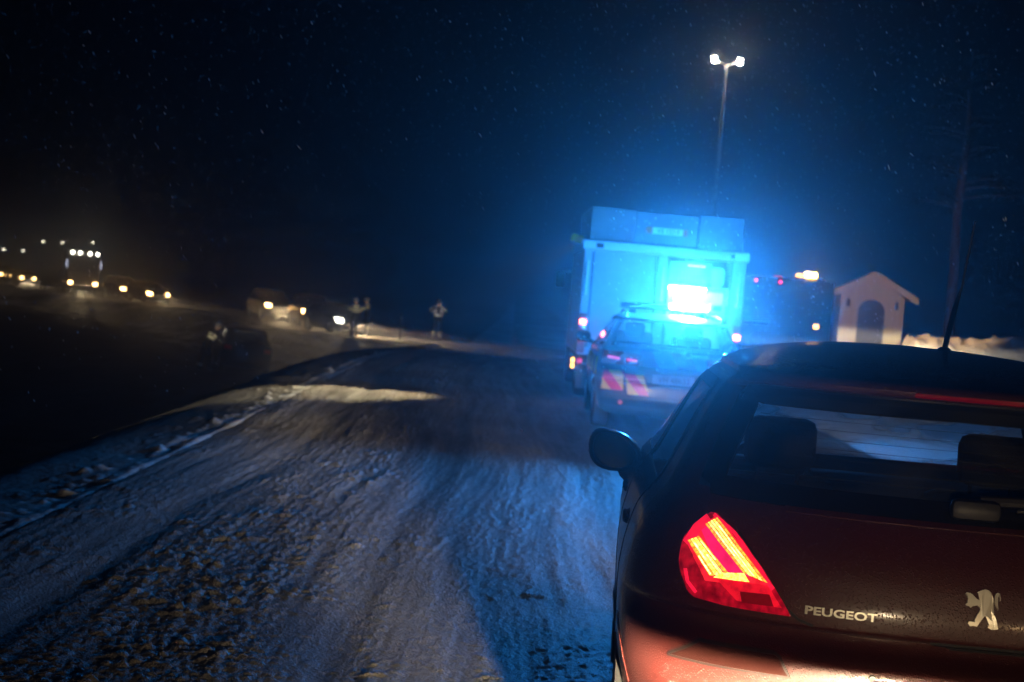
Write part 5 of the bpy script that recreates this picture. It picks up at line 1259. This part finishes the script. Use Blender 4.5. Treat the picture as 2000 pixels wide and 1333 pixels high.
# ------------------------------------------------------------------ people
def person(name, label, J, loc, rz, bands, helmet=True, bandmat='band_yellow'):
    """J: joints in metres, x right, y forward, z up"""
    root = thing(name, label, 'person', loc, rz, None)
    V = []; E = []; Rr = []; idx = {}
    def v(k, p, r):
        idx[k] = len(V); V.append(p); Rr.append(r if isinstance(r, tuple) else (r, r)); return idx[k]
    def e(a, b): E.append((idx[a], idx[b]))
    v('pel', J['pel'], (.165, .13)); v('waist', J['waist'], (.155, .12)); v('chest', J['chest'], (.19, .14)); v('nb', J['neck'], (.075, .075)); v('jaw', J['jaw'], (.07, .08)); v('head', J['head'], (.088, .10)); v('top', J['top'], (.06, .065))
    for a, b in (('pel', 'waist'), ('waist', 'chest'), ('chest', 'nb'), ('nb', 'jaw'), ('jaw', 'head'), ('head', 'top')): e(a, b)
    hd = np.array(J['head']); fw = np.array(J.get('face', (0, 1, 0)), float)
    v('nose', tuple(hd + fw * .115 + np.array([0, 0, -.02])), .014); e('head', 'nose')
    for s, sx in (('l', -1), ('r', 1)):
        sh, el, wr = np.array(J['sh' + s]), np.array(J['el' + s]), np.array(J['wr' + s])
        v('sh' + s, tuple(sh), .085); v('el' + s, tuple(el), .062); v('wr' + s, tuple(wr), .042); e('chest', 'sh' + s); e('sh' + s, 'el' + s); e('el' + s, 'wr' + s)
        d = (wr - el) / np.linalg.norm(wr - el); o = np.cross(d, [0, 1, .2]); o /= np.linalg.norm(o)
        pm = wr + d * .07; v('pm' + s, tuple(pm), (.035, .022)); e('wr' + s, 'pm' + s)
        for k, (off, ln) in enumerate(((-.030, .062), (-.010, .074), (.010, .070), (.030, .056))):
            a = pm + d * .03 + o * off; b = a + d * ln * .6; c_ = b + d * ln * .35 + np.array([0, .02, -.008])
            v(f'f{k}a' + s, tuple(a), .011); v(f'f{k}b' + s, tuple(b), .010); v(f'f{k}c' + s, tuple(c_), .008); e('pm' + s, f'f{k}a' + s); e(f'f{k}a' + s, f'f{k}b' + s); e(f'f{k}b' + s, f'f{k}c' + s)
        t = wr + d * .03 + np.array([0, .03, 0]); t2 = t + d * .03 + np.array([0, .025, 0]); v('ta' + s, tuple(t), .012); v('tb' + s, tuple(t2), .010); e('wr' + s, 'ta' + s); e('ta' + s, 'tb' + s)
        hp, kn, an, to = [np.array(J[q + s]) for q in ('hp', 'kn', 'an', 'to')]
        v('hp' + s, tuple(hp), .11); v('kn' + s, tuple(kn), .082); v('an' + s, tuple(an), .066); v('hl' + s, tuple(an + np.array([0, -.03, -.055])), .05); v('to' + s, tuple(to), (.05, .035))
        e('pel', 'hp' + s); e('hp' + s, 'kn' + s); e('kn' + s, 'an' + s); e('an' + s, 'hl' + s); e('an' + s, 'to' + s)
    me = bpy.data.meshes.new('skin'); me.from_pydata(V, E, []); ob = bpy.data.objects.new('skin', me); C.objects.link(ob)
    sk = ob.modifiers.new('s', 'SKIN'); sk.use_smooth_shade = True; ob.modifiers.new('ss', 'SUBSURF').levels = 2
    if me.skin_vertices:
        pass
    else:
        bm = bmesh.new(); bm.from_mesh(me); bm.verts.layers.skin.verify(); bm.to_mesh(me); bm.free()
    for i, s in enumerate(me.skin_vertices[0].data): s.radius = Rr[i]; s.use_root = (i == 0)
    dg = bpy.context.evaluated_depsgraph_get(); dg.update()
    m2 = bpy.data.meshes.new_from_object(ob.evaluated_get(dg)); m2.name = 'body'; bpy.data.objects.remove(ob)
    m2.materials.clear(); m2.materials.append(M['navy']); m2.materials.append(M['skin']); m2.materials.append(M['black'])
    hz_ = np.array(J['head']); wl, wr_ = np.array(J['wrl']), np.array(J['wrr']); zf = min(J['anl'][2], J['anr'][2])
    for p in m2.polygons:
        c_ = np.array(p.center); p.use_smooth = True
        if np.linalg.norm(c_ - hz_) < .19 and c_[2] > J['neck'][2]: p.material_index = 1
        elif min(np.linalg.norm(c_ - np.array(V[idx['pml']])), np.linalg.norm(c_ - np.array(V[idx['pmr']]))) < .1: p.material_index = 2
        elif c_[2] < zf + .06: p.material_index = 2
    link('body', m2, root)
    if helmet:
        hb = MB(); hb.ball((0, 0, 0), (.135, .155, .12), 18); hb.lathe([(.13, -.03), (.185, -.045), (.185, -.055), (.12, -.04)], (0, 0, 0), 'z', 20)
        ho = hb.build('helmet', mat('helmet_shell', (.05, .05, .05), .35) if 'helmet_shell' not in bpy.data.materials else bpy.data.materials['helmet_shell'], root); ho.location = tuple(np.array(J['head']) + [0, 0, .055])
    for nm, a, b_, t0, t1, ra, fl in bands:
        a = np.array(J[a] if isinstance(a, str) else a); b_ = np.array(J[b_] if isinstance(b_, str) else b_)
        p0 = a + (b_ - a) * t0; p1 = a + (b_ - a) * t1
        d = (p1 - p0) / np.linalg.norm(p1 - p0); ux = np.array([1., 0, 0]); ux = ux - d * d.dot(ux); ux /= np.linalg.norm(ux); uy = np.cross(d, ux)
        G = [[tuple(p + ux * ra * math.cos(t) + uy * ra * fl * math.sin(t)) for t in np.linspace(0, 2 * math.pi, 21)[:-1]] for p in (p0, p1)]
        m_ = MB(); m_.grid(np.array(G), close_u=True); m_.build('reflective_band', M[nm], root)
    return root
def stand(lean=0.0, arm=0.25, bend=.1, spread=.13, fx=0.0):
    J = dict(pel=(0, 0, .95), waist=(0, lean * .3, 1.12), chest=(0, lean * .8, 1.36), neck=(0, lean, 1.50), jaw=(0, lean + .03, 1.585), head=(0, lean + .03, 1.66), top=(0, lean + .02, 1.76))
    for s, x in (('l', -1), ('r', 1)):
        J['sh' + s] = (x * .205, lean * .85, 1.43); J['el' + s] = (x * (.26 + arm * .2), lean + bend, 1.15); J['wr' + s] = (x * (.27 + arm * .05), lean + bend * 3, .98)
        J['hp' + s] = (x * .095, 0, .90); J['kn' + s] = (x * spread, .03 + fx * x, .50); J['an' + s] = (x * (spread + .02), -.02 + fx * x * 1.6, .09); J['to' + s] = (x * (spread + .05), .15 + fx * x * 1.6, .03)
    return J
torso = lambda m: [(m, 'waist', 'chest', .05, .30, .195, .80), (m, 'waist', 'chest', .48, .72, .205, .78), (m, 'chest', 'neck', .05, .38, .215, .74)]
legs = lambda m: [(m, 'kn' + s, 'an' + s, .30, .50, .098, 1.0) for s in 'lr']
legs2 = lambda m: [(m, 'kn' + s, 'an' + s, .62, .78, .092, 1.0) for s in 'lr']
arms = lambda m: [(m, 'sh' + s, 'el' + s, .45, .68, .092, 1.0) for s in 'lr']
GP = None
J1 = stand(.02, .1, .05, .12, .10)
person('person', 'firefighter standing by the verge with three bright bands across the jacket', J1, (-7.25, 82.0, hz(-7.25, 82.)), R(20), torso('band_yellow') + arms('band_yellow'))
J2 = stand(.10, .25, .12, .15, .05)
person('person', 'firefighter behind, turned to the car, with bands at chest, arm and trouser legs', J2, (-7.05, 86.5, ground_z(-7.05, 86.5) + .0), R(60), torso('band_yellow')[1:] + legs('band_yellow') + arms('band_yellow'))
J3 = stand(0, .9, .02, .14, 0)
for _s, _x in (('l', -1), ('r', 1)): J3['el' + _s] = (_x * .40, .04, 1.22); J3['wr' + _s] = (_x * .20, .20, 1.34)
br3 = [('band', (s * .12, .12 + .0, 1.20), (s * .14, .12, 1.50), 0, 1, .032, .5) for s in (-1, 1)] + [('band', 'waist', 'chest', -.30, .05, .20, .76)] + [(b[0], b[1], b[2], .5, .66, b[5], b[6]) for b in arms('band')] + legs('band_yellow') + legs2('band')
person('person', 'worker alone on the road facing us with vertical braces and bright ankle bands', J3, (-3.4, 80.5, hz(-3.4, 80.5) + .02), R(184), br3)
J4 = stand(.34, .1, .12, .12, .08); J4['head'] = (0, .44, 1.58); J4['jaw'] = (0, .40, 1.52); J4['neck'] = (0, .32, 1.46); J4['top'] = (0, .46, 1.68)
person('person', 'rescuer leaning beside the stranded off-roader in the field', J4, (-10.75, 63.2, hz(-10.75, 63.2)), R(-50), torso('band')[:2] + [('band', 'kn' + 'l', 'anl', .6, .8, .09, 1.0)])
# ------------------------------------------------------------------ the car that stands behind the hatchback (outside the frame); its headlamps light the road
rear_car = copy_tree(car_d); rear_car.location = (1.22, -3.15, .0); rear_car.rotation_euler = (0, 0, -R(2)); rear_car['label'] = 'dark estate car close behind the hatchback'; rear_car['group'] = ''
del rear_car['group']
for h in rear_car.children_recursive:
    if h.type == 'LIGHT': bpy.data.objects.remove(h)
_hl = [h for h in rear_car.children if h.name.startswith('headlight')]
for h, sg in zip(_hl, (-1, 1)):
    l = lamp('headlight_beam', 'SPOT', h, (sg * .66, 4.80, .70), CAR_BEAM_W * .12, (1.0, .80, .52), (R(89.6), 0, 0), R(140), .2, radius=.05)
    beam_nodes(l.data, knee=.060, width=.21, base=.003)
l = lamp('added_field_spot', 'SPOT', _hl[0], (-.66, 4.82, .72), CAR_BEAM_W * 1.3, (1.0, .84, .58), (R(89.3), 0, R(12.2)), R(60), .2, radius=.05)  # extra narrow spot, added to brighten the rescuer's bands and the verge
beam_nodes(l.data, knee=.010, width=.035, base=.0)
# ------------------------------------------------------------------ falling snow and the misty air
def build_snow():
    n = 22000
    y = 3.4 + 36 * rng.random(n) ** .7; x = (rng.random(n) - .5) * (y * .72 + 2) + y * .03; z = rng.random(n) * (2.5 + y * .24) + .05 - .02 * y * rng.random(n)
    keep = ~((x > -1.5) & (x < 4.0) & (y > 3.9) & (y < 14) & (z < 1.58)) & ((z > .8) | (x > 4)) & ((y > 5) | (rng.random(n) < .35)); x, y, z = x[keep], y[keep], z[keep]; n = len(x)
    r_ = .0014 + .0017 * rng.random(n) ** 2 + .00006 * y
    d = np.stack([.55 + .15 * rng.standard_normal(n), .25 * rng.standard_normal(n), -.85 + .1 * rng.standard_normal(n)], -1); d = unit(d)
    a = unit(np.cross(d, rng.standard_normal((n, 3)))); b = np.cross(d, a); ln = (r_ * (2.2 + 2.4 * rng.random(n)))[:, None]
    P = np.stack([x, y, z], -1); r_ = r_[:, None]
    V = np.stack([P + d * ln, P + a * r_, P + b * r_, P - a * r_, P - b * r_, P - d * ln], 1).reshape(-1, 3)
    f = np.array([(0, 1, 2), (0, 2, 3), (0, 3, 4), (0, 4, 1), (5, 2, 1), (5, 3, 2), (5, 4, 3), (5, 1, 4)])
    F = (np.arange(n)[:, None, None] * 6 + f[None]).reshape(-1, 3)
    m, nn, out = newmat('wet_snowflake'); p = N(nn, 'ShaderNodeBsdfPrincipled'); p.inputs['Base Color'].default_value = (.85, .86, .88, 1); p.inputs['Roughness'].default_value = .7
    tl = N(nn, 'ShaderNodeBsdfTranslucent'); tl.inputs[0].default_value = (.85, .86, .88, 1); mx = N(nn, 'ShaderNodeMixShader'); mx.inputs[0].default_value = .5
    nn.links.new(p.outputs[0], mx.inputs[1]); nn.links.new(tl.outputs[0], mx.inputs[2]); nn.links.new(mx.outputs[0], out.inputs[0])
    o = mesh_np('falling_snow', V, F, m, smooth=False); tag(o, kind='stuff')
build_snow()
def build_haze():
    b = MB(); b.bx(-720, 720, -80, 920, -8.5, 14.5); o = b.build('haze', [], None, smooth=False)
    m = bpy.data.materials.new('misty_air'); m.use_nodes = True; n = m.node_tree; n.nodes.clear(); out = N(n, 'ShaderNodeOutputMaterial')
    v = N(n, 'ShaderNodeVolumePrincipled'); v.inputs['Color'].default_value = (.9, .93, 1, 1); v.inputs['Density'].default_value = HAZE; v.inputs['Anisotropy'].default_value = HAZE_G
    n.links.new(v.outputs[0], out.inputs['Volume']); m.cycles.volume_sampling = 'EQUIANGULAR'; o.data.materials.append(m); tag(o, kind='stuff')
build_haze()
